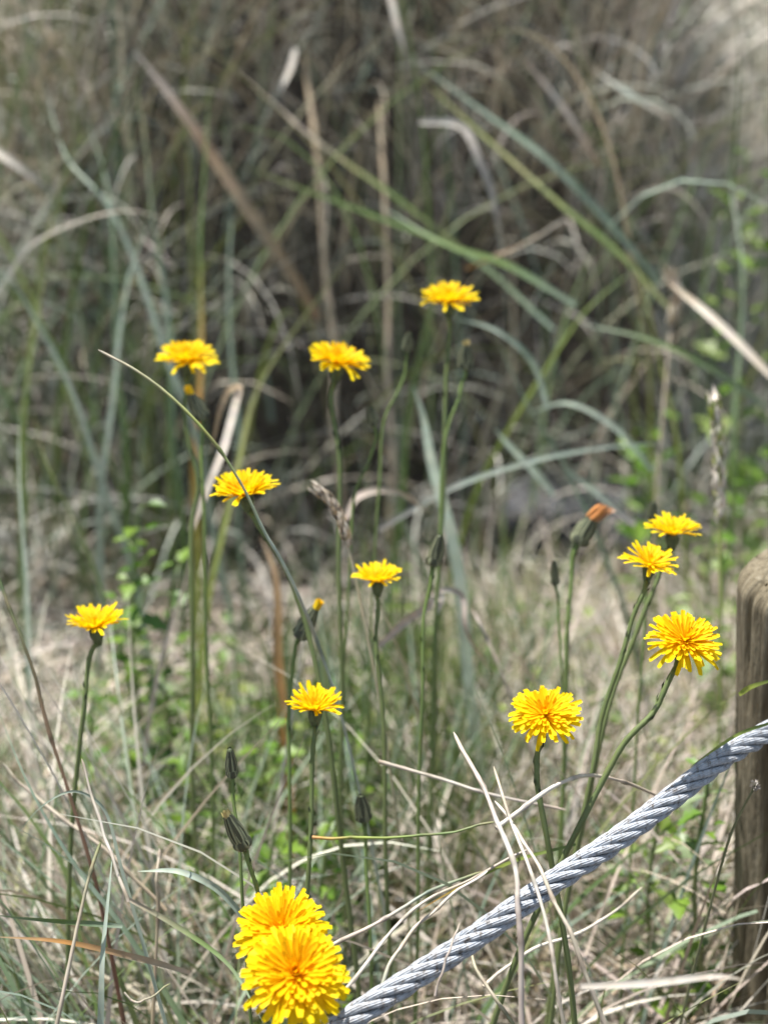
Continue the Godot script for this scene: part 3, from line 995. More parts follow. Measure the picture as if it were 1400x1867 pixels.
func build_post_and_cable() -> void:
	rng.seed = 77
	# ---- the round timber post, drilled for the cable
	var R := 0.05
	var top := at(1540, 1048, 0.68)
	var tilt := 0.07
	var base := on_ground(top.x, top.z) - Vector3(0, 0.05, 0)
	var H := top.y - base.y
	var enter := at(1402, 1333, 0.642)
	var lower := at(1404, 1492, 0.642)
	var holes := []
	for p in [enter, lower]:
		holes.append([atan2(p.x - top.x - tilt * (top.y - p.y), p.z - top.z), p.y - base.y])
	var a := Acc.new()
	var cols := 220
	var rows := 260
	var checks := [[-1.02, 0.006], [-0.62, 0.008], [-0.1, 0.005], [0.7, 0.008], [1.9, 0.006], [2.9, 0.008], [-2.1, 0.007], [-1.32, 0.004], [-0.8, 0.003]]
	var flat := []
	for r in rows + 1:
		var y := H * r / rows
		for k in cols + 1:
			var f := TAU * (k % cols) / cols
			var q := Vector2(f, y)
			for h in holes:
				var df := wrapf(f - h[0], -PI, PI)
				var off := Vector2(df * R, y - h[1])
				var hr := 0.0082 if h == holes[0] else 0.0095
				if off.length() < hr:
					off = off.normalized() * hr if off.length() > 1e-6 else Vector2(hr, 0)
					q = Vector2(h[0] + off.x / R, h[1] + off.y)
			var rad := R * (1.0 + 0.035 * lumps.get_noise_3d(cos(q.x) * 9.0, q.y * 20.0, sin(q.x) * 9.0)) + 0.0012 * lumps.get_noise_3d(cos(q.x) * 120.0, q.y * 60.0, sin(q.x) * 120.0)
			for c in checks:
				var wob: float = c[0] + 0.05 * sin(q.y * 31.0 + c[0] * 5.0)
				rad -= c[1] * exp(-pow(wrapf(q.x - wob, -PI, PI) / 0.035, 2.0)) * smoothstep(0.0, 0.3, 0.5 + 0.5 * sin(q.y * 14.0 + c[0] * 9.0))
			rad -= 0.006 * pow(maxf(0.0, (y - H + 0.012) / 0.012), 2.0)
			a.v.append(Vector3(sin(q.x) * rad, q.y, cos(q.x) * rad))
			flat.append(Vector2(f, y))
	var inside := func(p: Vector2) -> bool:
		for h in holes:
			if Vector2(wrapf(p.x - h[0], -PI, PI) * R, p.y - h[1]).length() < (0.0082 if h == holes[0] else 0.0095): return true
		return false
	for r in rows:
		for k in cols:
			var p := r * (cols + 1) + k
			var mid: Vector2 = flat[p] + Vector2(0.5 * TAU / cols, 0.5 * H / rows)
			if inside.call(mid): continue
			a.ix.append_array(PackedInt32Array([p, p + cols + 1, p + 1, p + 1, p + cols + 1, p + cols + 2]))
	# weathered end grain on top
	var first := a.v.size() - (cols + 1)
	var rim := a.v.slice(first)
	var start := a.v.size()
	var rings := 26
	for r in rings + 1:
		var t := 1.0 - float(r) / rings
		for k in cols + 1:
			var v0 := rim[k]
			var x := v0.x * t
			var z := v0.z * t
			var crack := 0.0
			for c in checks:
				crack += c[1] * 0.8 * exp(-pow(wrapf(atan2(x, z) - c[0], -PI, PI) * t / 0.05, 2.0)) * smoothstep(0.15, 0.8, t)
			a.v.append(Vector3(x, v0.y + 0.0055 * (1.0 - t * t) + 0.0045 * lumps.get_noise_2d(x * 1600.0, z * 1600.0) * (1.0 - pow(t, 8.0)) + 0.0012 * sin(t * 50.0) * (1.0 - t) - crack, z))
	for r in rings:
		for k in cols:
			var p := start + r * (cols + 1) + k
			a.ix.append_array(PackedInt32Array([p, p + cols + 1, p + 1, p + 1, p + cols + 1, p + cols + 2]))
	# the bores
	for h in holes:
		var hr := 0.0082 if h == holes[0] else 0.0095
		var b0 := a.v.size()
		var dir: Vector3 = Vector3(sin(h[0]), 0, cos(h[0]))
		var side := Vector3(dir.z, 0, -dir.x)
		for r in 9:
			for k in 25:
				var f := TAU * k / 24
				var e := R * 1.0 - r * 0.0075
				if r == 0: e = R * cos(asin(clampf(cos(f) * hr / R, -1, 1)))
				a.v.append(dir * e + (side * cos(f) + Vector3.UP * sin(f)) * hr * (1.0 if r < 8 else 0.02) + Vector3(0, h[1], 0))
		for r in 8:
			for k in 24:
				var p := b0 + r * 25 + k
				a.ix.append_array(PackedInt32Array([p, p + 1, p + 25, p + 1, p + 26, p + 25]))
	var st := SurfaceTool.new()
	st.begin(Mesh.PRIMITIVE_TRIANGLES)
	st.set_smooth_group(0)
	for v in a.v: st.add_vertex(v + Vector3(tilt * (H - v.y), 0, 0))
	for t in a.ix: st.add_index(t)
	st.generate_normals()
	st.set_material(M.timber)
	solo("wooden_post", st.commit(), base, "weathered round timber post at the right edge with the steel cable through it", "post")

	# ---- wire rope: six strands of eight wires laid round a core
	var line := PackedVector3Array([at(520, 1945, 0.545), at(590, 1895, 0.548), at(655, 1847, 0.551), at(740, 1792, 0.556), at(850, 1720, 0.564), at(1000, 1614, 0.577), at(1125, 1530, 0.592), at(1240, 1442, 0.610), at(1314, 1384, 0.622), enter, at(1470, 1300, 0.668)])
	var o := thing("wire_rope", "twisted grey steel cable sloping up to the timber post", "cable", line[0])
	var path := smooth_path(line, 18)
	var us := []
	var ws := []
	var ls := PackedFloat32Array([0.0])
	var u := Vector3.UP
	for i in path.size():
		var tg := (path[mini(i + 1, path.size() - 1)] - path[maxi(i - 1, 0)]).normalized()
		u = (u - tg * u.dot(tg)).normalized()
		us.append(u)
		ws.append(tg.cross(u))
		if i: ls.append(ls[i - 1] + path[i].distance_to(path[i - 1]))
	var rs := 0.00172
	var lay := 0.062
	for s in 6:
		var ac := Acc.new()
		for w in 11:
			var pts := PackedVector3Array()
			var rad := PackedFloat32Array()
			var cc := PackedColorArray()
			for i in path.size():
				var f := TAU * (s / 6.0 + ls[i] / lay) + 0.10 * sin(ls[i] * 41.0 + s * 1.3) + 0.05 * sin(ls[i] * 130.0 + s * 2.1)
				var d: Vector3 = us[i] * cos(f) + ws[i] * sin(f)
				var e: Vector3 = ws[i] * cos(f) - us[i] * sin(f)
				var g := TAU * (minf(w, 10) / 10.0 - ls[i] / 0.034)
				pts.append(path[i] - line[0] + d * rs * 2.02 + (d * cos(g) + e * sin(g)) * rs * (0.74 if w < 10 else 0.0))
				rad.append(rs * (0.235 if w < 10 else 0.88))
				cc.append(Color.WHITE)
			ac.tube(pts, rad, 6, cc)
		part("strand", ac.mesh(M.steel), o)
	var co := Acc.new()
	var cp := PackedVector3Array()
	var cr := PackedFloat32Array()
	var ck := PackedColorArray()
	for p in path:
		cp.append(p - line[0]); cr.append(rs * 1.25); ck.append(Color.WHITE)
	co.tube(cp, cr, 8, ck)
	part("core", co.mesh(M.steel), o)

func build_flowers() -> void:
	flower("lowest and largest yellow flower, in front of its twin by the cable", 539, 1772, 0.525, 184, Vector2(0.05, 0.55), -2, 118, [[548, 1880]], 11)
	flower("large yellow flower half hidden behind the lowest one", 513, 1692, 0.55, 166, Vector2(-0.05, 0.42), 0, 110, [[535, 1800], [545, 1900]], 12)
	flower("yellow flower facing us above the middle of the cable", 994, 1298, 0.60, 126, Vector2(-0.03, 0.38), -4, 84, [[982, 1372], [976, 1420], [990, 1480]], 13)
	flower("yellow flower beside the timber post, low of the right-hand three", 1250, 1163, 0.60, 134, Vector2(0.16, 0.34), -2, 88, [[1228, 1228], [1195, 1288], [1160, 1330], [1120, 1385]], 14)
	flower("ragged yellow flower just under the topmost flower of the right-hand cluster", 1186, 1024, 0.655, 104, Vector2(0.12, 0.18), 10, 52, [[1172, 1082], [1148, 1145], [1120, 1230], [1096, 1320], [1078, 1400]], 15)
	flower("small flat yellow flower at the top of the right-hand cluster", 1226, 968, 0.70, 102, Vector2(0.0, 0.04), 27, 46, [[1210, 1010], [1195, 1065], [1165, 1140], [1130, 1225], [1100, 1330]], 16)
	flower("yellow flower seen edge-on above the low green weeds, in the middle", 575, 1288, 0.64, 106, Vector2(0.04, 0.04), 31, 58, [[572, 1345], [570, 1450], [560, 1600]], 17)
	flower("small yellow flower below the curved grass seed head", 688, 1055, 0.70, 94, Vector2(0.0, 0.02), 26, 50, [[688, 1095], [686, 1150], [694, 1250], [700, 1400]], 18)
	flower("flat yellow flower at the left edge on a dark thick stem", 175, 1138, 0.68, 108, Vector2(-0.04, 0.02), 25, 58, [[170, 1180], [160, 1240], [150, 1310]], 19)
	flower("yellow flower crossed by the long arching grass stem", 446, 895, 0.68, 116, Vector2(-0.16, 0.14), 24, 66, [[462, 945], [484, 975], [520, 1040], [560, 1140], [590, 1300]], 20)
	flower("yellow flower above a half-open bud, at the upper left", 340, 650, 0.79, 106, Vector2(0.0, 0.2), 9, 66, [[338, 700], [340, 770], [360, 880], [352, 950], [350, 1100]], 21)
	flower("yellow flower with one side raised, above the dark hollow", 619, 655, 0.77, 110, Vector2(0.22, 0.16), 10, 64, [[604, 715], [612, 780], [618, 860], [620, 1050]], 22)
	flower("topmost yellow flower, alone against the dark bank", 820, 542, 0.82, 102, Vector2(0.03, 0.18), 9, 60, [[818, 600], [815, 690], [808, 860], [800, 1050]], 23)
	bud("upright dark bud above the fatter leaning bud, lower left", 424, 1416, 419, 1363, 0.60, 21, "", [[426, 1450], [432, 1500], [440, 1600]], 31)
	bud("fat striped bud leaning left with a yellowish tip", 447, 1546, 414, 1486, 0.57, 32, "cream", [[462, 1600], [478, 1680], [490, 1790]], 32)
	bud("bud with a thin stem standing above the dry curled leaves, centre", 789, 1030, 803, 974, 0.70, 27, "", [[782, 1080], [772, 1140], [768, 1300]], 33)
	bud("leaning bud showing a yellow corner, left of the small centre flower", 545, 1162, 577, 1106, 0.70, 30, "yellow", [[538, 1180], [530, 1260], [528, 1400]], 34)
	bud("pale bud on a curved bright green stem under the topmost flower", 848, 672, 850, 628, 0.80, 27, "cream", [[846, 690], [838, 720], [822, 760], [808, 840], [800, 1000]], 35)
	bud("thin dark bud left of the topmost flower", 742, 640, 746, 606, 0.82, 19, "", [[738, 680], [722, 720], [700, 770], [690, 900]], 36)
	bud("small bud right of the flower with one side raised", 682, 775, 673, 740, 0.78, 21, "", [[686, 800], [672, 840], [650, 890], [640, 1000]], 37)
	bud("half-open yellow bud hanging just below the upper left flower", 370, 764, 347, 716, 0.765, 28, "yellow", [[368, 790], [370, 860], [372, 960]], 38)
	bud("tiny dark bud on a hair-thin stem above the right-hand flowers", 1188, 946, 1191, 914, 0.76, 15, "", [[1184, 985], [1178, 1060], [1170, 1200]], 39)
	bud("tiny bud standing in the pale grass left of the right-hand flowers", 1012, 1066, 1009, 1022, 0.76, 15, "", [[1018, 1110], [1022, 1200]], 40)
	bud("blurred brown-tipped bud above the thin orange straw", 664, 1496, 657, 1450, 0.68, 28, "", [[668, 1560], [672, 1660]], 41)
	bud("withered rust-coloured flower head closing on its green cup", 1052, 990, 1083, 938, 0.77, 34, "rust", [[1044, 1020], [1038, 1080], [1034, 1200]], 42, true)

func build_sprigs() -> void:
	var B := "blade"
	var S := "stalk"
	var g := "long_grass"
	var k := "dry_stalk"
	# --- on the bank, upper left
	sprig("dead_reed_leaf", "broad brown dead reed leaf slanting across the upper left of the bank", "reed leaf", B, 44, ["brown", "tan", "brown", "grey"], [[575, 575, 1.42], [470, 400, 1.38], [370, 265, 1.36], [235, 85, 1.34]], false, 6.0)
	sprig(g, "upright blade, green above and yellow with an orange band below, upper left", "grass blade", B, 25, ["lime", "lime", "orange", "green", "green"], [[364, 640, 1.25], [370, 520, 1.25], [367, 400, 1.25], [372, 270, 1.25], [388, 140, 1.26]])
	sprig(g, "tall green blade left of the brown reed leaf", "grass blade", B, 24, ["green", "green", "glauc", "olive"], [[308, 640, 1.3], [300, 530, 1.3], [280, 390, 1.3], [260, 240, 1.31], [236, 100, 1.33]])
	sprig(g, "thin yellow-green blade near the top left corner", "grass blade", B, 17, ["olive", "lime", "lime", "olive"], [[100, 380, 1.35], [138, 250, 1.35], [165, 170, 1.35], [195, 50, 1.36]])
	sprig(g, "pale blue-green blade bowing down across the upper left", "grass blade", B, 28, ["glauc", "glaucpale", "glaucpale", "glauc"], [[252, 500, 1.22], [190, 372, 1.22], [128, 285, 1.24], [80, 140, 1.28]])
	sprig(g, "arched pale blade over the blue-green tuft, left", "grass blade", B, 17, ["olive", "glaucpale", "pale", "straw"], [[15, 500, 1.2], [60, 445, 1.2], [130, 407, 1.2], [215, 388, 1.2], [290, 397, 1.21], [355, 430, 1.22]])
	sprig(g, "short folded pale blade end below the arched blade", "grass blade", B, 24, ["glaucpale", "glaucpale", "glauc"], [[238, 510, 1.2], [252, 450, 1.2], [276, 395, 1.2]])
	sprig(g, "white dead blade at the left edge, high up", "dry blade", B, 26, ["pale", "pale", "grey"], [[-30, 268, 1.3], [40, 305, 1.3], [100, 350, 1.3]], false)
	sprig(g, "blue-green blade drooping at the left edge", "grass blade", B, 26, ["glauc", "glaucpale", "glauc"], [[75, 600, 1.15], [35, 530, 1.15], [-20, 480, 1.15]])
	sprig(g, "green blade rising near the left edge beside the arched blade", "grass blade", B, 22, ["green", "green", "olive"], [[60, 640, 1.2], [72, 540, 1.2], [95, 400, 1.22]])
	sprig(g, "green blade standing between two taller ones, upper left", "grass blade", B, 26, ["deep", "green", "glauc"], [[215, 640, 1.3], [205, 480, 1.3], [190, 330, 1.32], [160, 200, 1.36]])
	sprig(g, "dark green blade just left of the dark hollow", "grass blade", B, 24, ["deep", "glauc", "glauc"], [[425, 640, 1.36], [418, 480, 1.36], [425, 300, 1.38]])
	sprig(g, "yellow-green blade curving up beside the flower with one side raised", "grass blade", B, 22, ["olive", "lime", "olive", "olive"], [[440, 815, 1.1], [470, 715, 1.12], [530, 608, 1.15], [600, 515, 1.18], [668, 425, 1.2]])
	sprig(g, "long green blade running from upper left into the dark hollow", "grass blade", B, 20, ["glauc", "green", "green", "olive"], [[1010, 600, 1.3], [860, 470, 1.3], [690, 398, 1.3], [560, 345, 1.31], [440, 298, 1.33]], false)
	sprig(g, "blade, pinkish then green, sloping above the dark hollow", "grass blade", B, 18, ["olive", "green", "olive", "pink", "pink"], [[860, 470, 1.42], [720, 360, 1.4], [640, 300, 1.4], [540, 225, 1.4], [425, 130, 1.42]], false)
	sprig(k, "upright tan reed stem standing in the dark hollow", "reed stem", S, 26, ["tan", "straw", "tan"], [[600, 520, 1.5], [585, 330, 1.5], [552, 100, 1.55]])
	sprig(k, "second upright reed stem, nearer the middle of the hollow", "reed stem", S, 22, ["tan", "straw", "tan"], [[705, 560, 1.5], [700, 400, 1.5], [690, 180, 1.55]])
	# --- on the bank, upper right
	sprig(g, "blue-green blade, upper of the two long parallel ones on the right", "grass blade", B, 25, ["glauc", "glauc", "glauc", "glaucpale"], [[1200, 520, 1.3], [1105, 395, 1.3], [1000, 290, 1.3], [880, 205, 1.32], [745, 105, 1.34]], false)
	sprig(g, "yellow-green blade, lower of the two long parallel ones on the right", "grass blade", B, 22, ["olive", "green", "olive", "lime"], [[1225, 570, 1.28], [1130, 465, 1.28], [1020, 372, 1.28], [900, 262, 1.3], [775, 150, 1.32]], false)
	sprig(g, "arched tan blade near the top, right of the middle", "grass blade", B, 18, ["lime", "lime", "tan", "tan", "olive"], [[1120, 320, 1.3], [1085, 200, 1.3], [1035, 112, 1.3], [960, 62, 1.3], [860, 66, 1.3], [745, 108, 1.3]])
	sprig(g, "bent grey-white dead blade hanging in the middle of the bank", "dry blade", B, 27, ["pale", "pale", "grey", "grey", "glauc"], [[760, 225, 1.25], [845, 228, 1.25], [880, 300, 1.25], [902, 400, 1.26], [928, 600, 1.3]], false)
	sprig(g, "green blade leaning right above the topmost flower", "grass blade", B, 24, ["green", "green", "olive"], [[785, 530, 1.25], [812, 410, 1.25], [842, 310, 1.26]])
	sprig(g, "green blade passing just behind the topmost flower", "grass blade", B, 24, ["glauc", "green", "green", "glauc"], [[1050, 560, 1.2], [920, 480, 1.2], [800, 438, 1.2], [690, 375, 1.22]], false)
	sprig(g, "short bright green blade where the long blades cross, right", "grass blade", B, 21, ["green", "lime", "green"], [[1045, 600, 1.2], [1100, 540, 1.2], [1165, 478, 1.2]])
	sprig(g, "thin yellow-green blade pointing down from the crossing, right", "grass blade", B, 15, ["lime", "lime", "olive"], [[1205, 660, 1.2], [1180, 550, 1.2], [1148, 465, 1.22]])
	sprig("dead_sheath", "straw-coloured leaf sheath slanting to the right edge", "dry sheath", B, 27, ["straw", "pale", "tan"], [[1420, 700, 1.1], [1300, 590, 1.12], [1215, 510, 1.15]], false, 5.0)
	sprig(k, "thin orange straw above the topmost flower", "straw", S, 9, ["orange", "tan", "grey"], [[850, 490, 1.2], [950, 445, 1.2], [1025, 402, 1.2]], false)
	sprig(g, "pale short dead blade curling at the top middle", "dry blade", B, 22, ["pale", "pale", "grey"], [[705, -20, 1.3], [720, 40, 1.3], [745, 95, 1.3]], false, 5.0)
	sprig(g, "pale tan blade crossing the bleached brush", "dry blade", B, 22, ["straw", "glaucpale", "pale"], [[1220, 215, 1.4], [1140, 165, 1.4], [1080, 125, 1.4]], false)
	sprig(g, "grey-brown blade sloping down left of the bleached brush", "dry blade", B, 20, ["brown", "grey", "brown"], [[1090, 300, 1.4], [1010, 180, 1.4], [940, 90, 1.4]], false)
	sprig(g, "pale leaf end hanging at the top, left of the middle", "dry blade", B, 22, ["pale", "pale", "grey"], [[535, 85, 1.35], [525, 140, 1.35], [515, 175, 1.35]], false, 6.0)
	sprig(g, "green blade at the right edge below the yellow-green leaves", "grass blade", B, 26, ["deep", "green", "glauc"], [[1345, 650, 1.3], [1350, 480, 1.3], [1328, 300, 1.35]])
	# --- middle distance
	sprig(g, "broad pale blue-green blade standing in the dark hollow", "grass blade", B, 27, ["glauc", "glaucpale", "glaucpale", "glaucpale"], [[818, 965, 0.98], [795, 850, 0.98], [775, 780, 0.98], [748, 705, 0.98]], true, 7.0)
	sprig(g, "long pale blade reaching right across the hollow", "grass blade", B, 19, ["grey", "glaucpale", "glaucpale", "glauc"], [[690, 968, 1.0], [830, 882, 1.0], [960, 842, 1.01], [1100, 820, 1.03], [1230, 808, 1.06]], false)
	sprig(g, "short pale blade crossing under the long pale one", "grass blade", B, 24, ["glaucpale", "glaucpale", "glauc"], [[1005, 905, 1.05], [960, 840, 1.05], [905, 780, 1.06]], false, 5.0)
	sprig(g, "pale blade lying toward the withered flower", "grass blade", B, 22, ["grey", "glaucpale", "glauc"], [[1160, 960, 1.05], [1090, 900, 1.05], [1025, 845, 1.06]], false, 5.0)
	sprig(g, "arched pale green blade right of the topmost flower", "grass blade", B, 21, ["glaucpale", "glauc", "glaucpale", "glauc"], [[995, 745, 1.05], [965, 655, 1.05], [905, 602, 1.05], [820, 575, 1.06]], false)
	sprig(g, "dark green blade under the arched pale green one", "grass blade", B, 20, ["deep", "glauc", "glauc"], [[1010, 815, 1.1], [965, 745, 1.1], [900, 600, 1.12]])
	sprig(g, "pale blade arching over the grey stone", "grass blade", B, 20, ["glauc", "glaucpale", "glauc"], [[1190, 860, 1.1], [1110, 770, 1.1], [1040, 735, 1.1], [960, 760, 1.12]], false)
	sprig(g, "green blade sloping down to the right edge, mid height", "grass blade", B, 20, ["glauc", "green", "glauc"], [[1400, 740, 1.12], [1290, 670, 1.12], [1180, 620, 1.13], [1060, 590, 1.15]], false)
	sprig("arching_grass_stem", "long thin grey-green grass stem arching to a yellow tip, left", "grass stem", S, 8.5, ["glauc", "glaucpale", "glaucpale", "glaucpale", "lime", "straw"], [[548, 1095, 0.66], [512, 1015, 0.645], [480, 960, 0.64], [440, 880, 0.635], [390, 805, 0.63], [320, 730, 0.63], [250, 672, 0.63], [182, 636, 0.63]])
	sprig("folded_dead_grass", "dead tan blade folded sharply over, left of the middle", "dry blade", B, 19, ["straw", "pale", "pale", "tan", "tan", "tan"], [[350, 965, 0.86], [385, 868, 0.86], [412, 810, 0.86], [432, 735, 0.86], [433, 706, 0.86], [420, 712, 0.865], [402, 760, 0.87], [380, 830, 0.88]], false, 6.0)
	sprig(g, "orange-brown dead blade below the flower crossed by the grass stem", "dry blade", B, 24, ["orange", "orange", "tan"], [[510, 1200, 0.95], [502, 1060, 0.95], [472, 975, 0.95]], true, 5.0)
	sprig("curled_dead_leaf", "curled pinkish dead leaf right of the curved seed head", "dry leaf", B, 15, ["pink", "pink", "straw", "pink"], [[635, 945, 0.95], [650, 905, 0.95], [690, 895, 0.95], [740, 905, 0.95], [780, 935, 0.96]], false, 4.0)
	sprig("curled_dead_leaf", "pale crumpled dead leaf beside the thin-stemmed centre bud", "dry leaf", B, 19, ["pink", "pink", "pale", "pale"], [[690, 1180, 0.82], [735, 1130, 0.82], [790, 1098, 0.81], [805, 1090, 0.81], [785, 1140, 0.81]], false, 5.0)
	sprig("curled_dead_leaf", "dead leaf hooked over right of the thin-stemmed centre bud", "dry leaf", B, 13, ["pink", "grey", "pink", "straw"], [[785, 1085, 0.84], [815, 1072, 0.84], [842, 1085, 0.84], [848, 1150, 0.84], [900, 1230, 0.86]], false, 5.0)
	sprig(g, "pale leaning blade below the folded dead blade", "dry blade", B, 14, ["straw", "pink", "straw"], [[310, 1150, 0.92], [335, 1060, 0.92], [352, 970, 0.92]])
	sprig(g, "pale blade bowing at the far left, level with the folded dead blade", "grass blade", B, 18, ["glauc", "glaucpale", "glaucpale"], [[45, 1010, 0.95], [40, 880, 0.95], [35, 740, 0.97]])
	sprig(g, "green blade leaning right at the far left", "grass blade", B, 16, ["green", "green", "olive"], [[140, 960, 1.0], [90, 850, 1.0], [60, 740, 1.02]])
	# --- lower left
	sprig(k, "reddish brown stalk leaning at the left edge", "stalk", S, 10, ["red", "red", "brown", "deep"], [[95, 1345, 0.66], [68, 1260, 0.66], [38, 1170, 0.66], [-5, 1050, 0.67]])
	sprig(k, "pale stiff straw pointing down toward the left of the twin flowers", "straw", S, 8, ["straw", "pale", "straw"], [[235, 1645, 0.57], [205, 1560, 0.575], [183, 1490, 0.58], [150, 1385, 0.585]], false)
	sprig(k, "jointed straw standing at the lower left", "straw", S, 10, ["straw", "pale", "straw", "olive"], [[122, 1782, 0.56], [150, 1665, 0.565], [168, 1590, 0.57], [186, 1535, 0.575]])
	sprig(g, "pale green blade arched over the lower left grass", "grass blade", B, 11, ["glauc", "glaucpale", "glaucpale", "glauc"], [[222, 1580, 0.60], [185, 1468, 0.60], [140, 1445, 0.60], [80, 1468, 0.60], [20, 1530, 0.61]])
	sprig(k, "orange straw lying across the lower left corner", "straw", B, 15, ["straw", "tan", "orange", "tan"], [[345, 1775, 0.59], [250, 1745, 0.585], [120, 1715, 0.58], [-20, 1708, 0.58]], false)
	sprig(g, "green blade running level across the lower left", "grass blade", B, 13, ["glauc", "green", "glauc"], [[225, 1690, 0.6], [110, 1678, 0.6], [-20, 1665, 0.6]], false)
	sprig(g, "broad pale green blade cut by the bottom edge, left", "grass blade", B, 19, ["glauc", "glaucpale", "glaucpale"], [[180, 1890, 0.57], [186, 1770, 0.57], [200, 1640, 0.58], [205, 1540, 0.59]])
	sprig(g, "green blade lying between the straws and the twin flowers", "grass blade", B, 12, ["straw", "green", "glauc"], [[235, 1640, 0.585], [320, 1685, 0.585], [420, 1760, 0.58], [480, 1867, 0.57]], false)
	sprig(g, "pale green blade reaching the left side of the twin flowers", "grass blade", B, 15, ["glauc", "glaucpale", "glaucpale"], [[470, 1705, 0.60], [400, 1620, 0.60], [330, 1588, 0.60], [250, 1590, 0.61]], false, 4.0)
	sprig("curling_tendril", "thin tendril curling near the bottom edge, left of the twin flowers", "tendril", S, 5, ["straw", "straw", "olive"], [[228, 1812, 0.56], [245, 1827, 0.56], [270, 1822, 0.56], [312, 1795, 0.565]], false)
	sprig(g, "long green blade crossing the lower left corner diagonally", "grass blade", B, 14, ["deep", "green", "glauc", "glauc"], [[230, 1700, 0.66], [140, 1580, 0.66], [60, 1440, 0.66], [-10, 1280, 0.67]])
	sprig(k, "tan straw crossing the middle of the lower left grass", "straw", S, 9, ["tan", "straw", "straw"], [[300, 1660, 0.68], [200, 1560, 0.68], [60, 1450, 0.69], [0, 1390, 0.69]], false)
	sprig(k, "short orange straw standing left of the fat leaning bud", "straw", S, 10, ["orange", "tan", "straw"], [[288, 1640, 0.66], [290, 1590, 0.66], [294, 1545, 0.665]])
	# --- lower right, round the cable
	sprig(k, "pinkish straw hanging over the cable to the bottom edge", "straw", S, 13, ["pink", "pink", "pale", "pink", "straw"], [[958, 1880, 0.545], [951, 1700, 0.545], [944, 1610, 0.548], [915, 1510, 0.56], [880, 1430, 0.575], [828, 1335, 0.60]], false)
	sprig(k, "thin straw right of the pinkish one, crossing the cable", "straw", S, 9, ["straw", "pale", "straw"], [[1032, 1880, 0.54], [1010, 1760, 0.54], [995, 1680, 0.545], [965, 1580, 0.555], [930, 1495, 0.58], [900, 1400, 0.62]], false)
	sprig(k, "rightmost of the straws crossing the cable, slanting to the bottom edge", "straw", S, 10, ["straw", "straw", "pale"], [[1104, 1880, 0.54], [1050, 1735, 0.54], [1020, 1665, 0.545], [985, 1590, 0.555], [945, 1525, 0.575], [900, 1460, 0.61]], false)
	sprig(k, "thin level straw, orange at its left end, above the cable", "straw", S, 7, ["orange", "lime", "green", "olive"], [[570, 1527, 0.62], [650, 1525, 0.62], [800, 1519, 0.62], [905, 1498, 0.62]], false)
	sprig(k, "long pale straw lying below the flower that faces us", "straw", S, 8, ["straw", "pale", "pink"], [[690, 1388, 0.66], [790, 1415, 0.66], [900, 1450, 0.66], [1030, 1478, 0.67]], false)
	sprig(k, "pale bowed straw under the stem of the flower that faces us", "straw", S, 10, ["pale", "pale", "straw", "straw"], [[905, 1510, 0.58], [985, 1450, 0.59], [1050, 1418, 0.60], [1130, 1425, 0.62], [1200, 1450, 0.64]], false)
	sprig(k, "jointed straw rising right from the lowest flower", "straw", S, 8, ["straw", "pale", "straw", "pink"], [[600, 1845, 0.55], [668, 1758, 0.56], [745, 1665, 0.58], [860, 1605, 0.60], [965, 1550, 0.61]], false)
	sprig(k, "straw next to it that turns green near the bottom", "straw", S, 9, ["glauc", "straw", "straw", "pale"], [[690, 1815, 0.57], [728, 1730, 0.58], [800, 1655, 0.59], [890, 1590, 0.60]], false)
	sprig(k, "straw pointing from the twin flowers up to the right", "straw", S, 9, ["straw", "pink", "glauc", "olive"], [[605, 1725, 0.59], [690, 1680, 0.60], [780, 1625, 0.61], [880, 1590, 0.62]], false)
	sprig(g, "narrow blade, yellow-green with an orange tip, above the cable", "grass blade", B, 8, ["green", "lime", "orange"], [[1050, 1540, 0.62], [930, 1570, 0.61], [850, 1610, 0.60], [760, 1665, 0.60]], false)
	sprig(k, "jointed stem passing under the cable to the bottom edge", "stalk", S, 9, ["olive", "straw", "olive"], [[945, 1880, 0.58], [905, 1822, 0.58], [865, 1762, 0.585], [855, 1700, 0.60]], false)
	sprig(k, "hair-thin pink straw laid across the lower end of the cable", "straw", S, 6, ["pink", "pink", "straw"], [[790, 1815, 0.545], [815, 1740, 0.545], [838, 1680, 0.55]], false)
	sprig(g, "thin green blade lying along the cable by the post", "grass blade", B, 8, ["green", "lime", "olive"], [[1420, 1312, 0.632], [1345, 1338, 0.618], [1300, 1368, 0.61], [1255, 1402, 0.602]], false)
	sprig(g, "bright green blade bending in front of the timber post", "grass blade", B, 12, ["lime", "lime", "green"], [[1345, 1268, 0.555], [1370, 1252, 0.55], [1430, 1232, 0.54]], false)
	sprig(g, "pale blade lying level in front of the foot of the post", "dry blade", B, 17, ["pale", "pale", "straw"], [[1060, 1796, 0.48], [1200, 1788, 0.475], [1300, 1782, 0.47], [1365, 1790, 0.47]], false)
	sprig(k, "pale straw leaning through the dry tangle right of the cable", "straw", S, 8, ["straw", "pale", "straw"], [[880, 1800, 0.62], [960, 1740, 0.63], [1080, 1690, 0.64], [1170, 1620, 0.66]], false)
	sprig(k, "straw leaning left under the flower cluster on the right", "straw", S, 9, ["pink", "straw", "pink"], [[940, 1290, 0.85], [900, 1190, 0.85], [860, 1110, 0.86]], true)
	# --- seed heads
	spike("drooping tan seed head, left of centre above the small flower", [[646, 1045, 0.72], [636, 1000, 0.72], [622, 950, 0.72], [602, 915, 0.72], [580, 896, 0.72]], 1, 21, ["olive", "straw"], ["straw", "pale", "tan"], 61)
	spike("upright pale green seed head at the right, beyond the flower cluster", [[1312, 960, 0.86], [1310, 860, 0.86], [1308, 800, 0.86], [1300, 728, 0.86]], 0, 24, ["green", "lime"], ["lime", "bleached", "pale"], 62)
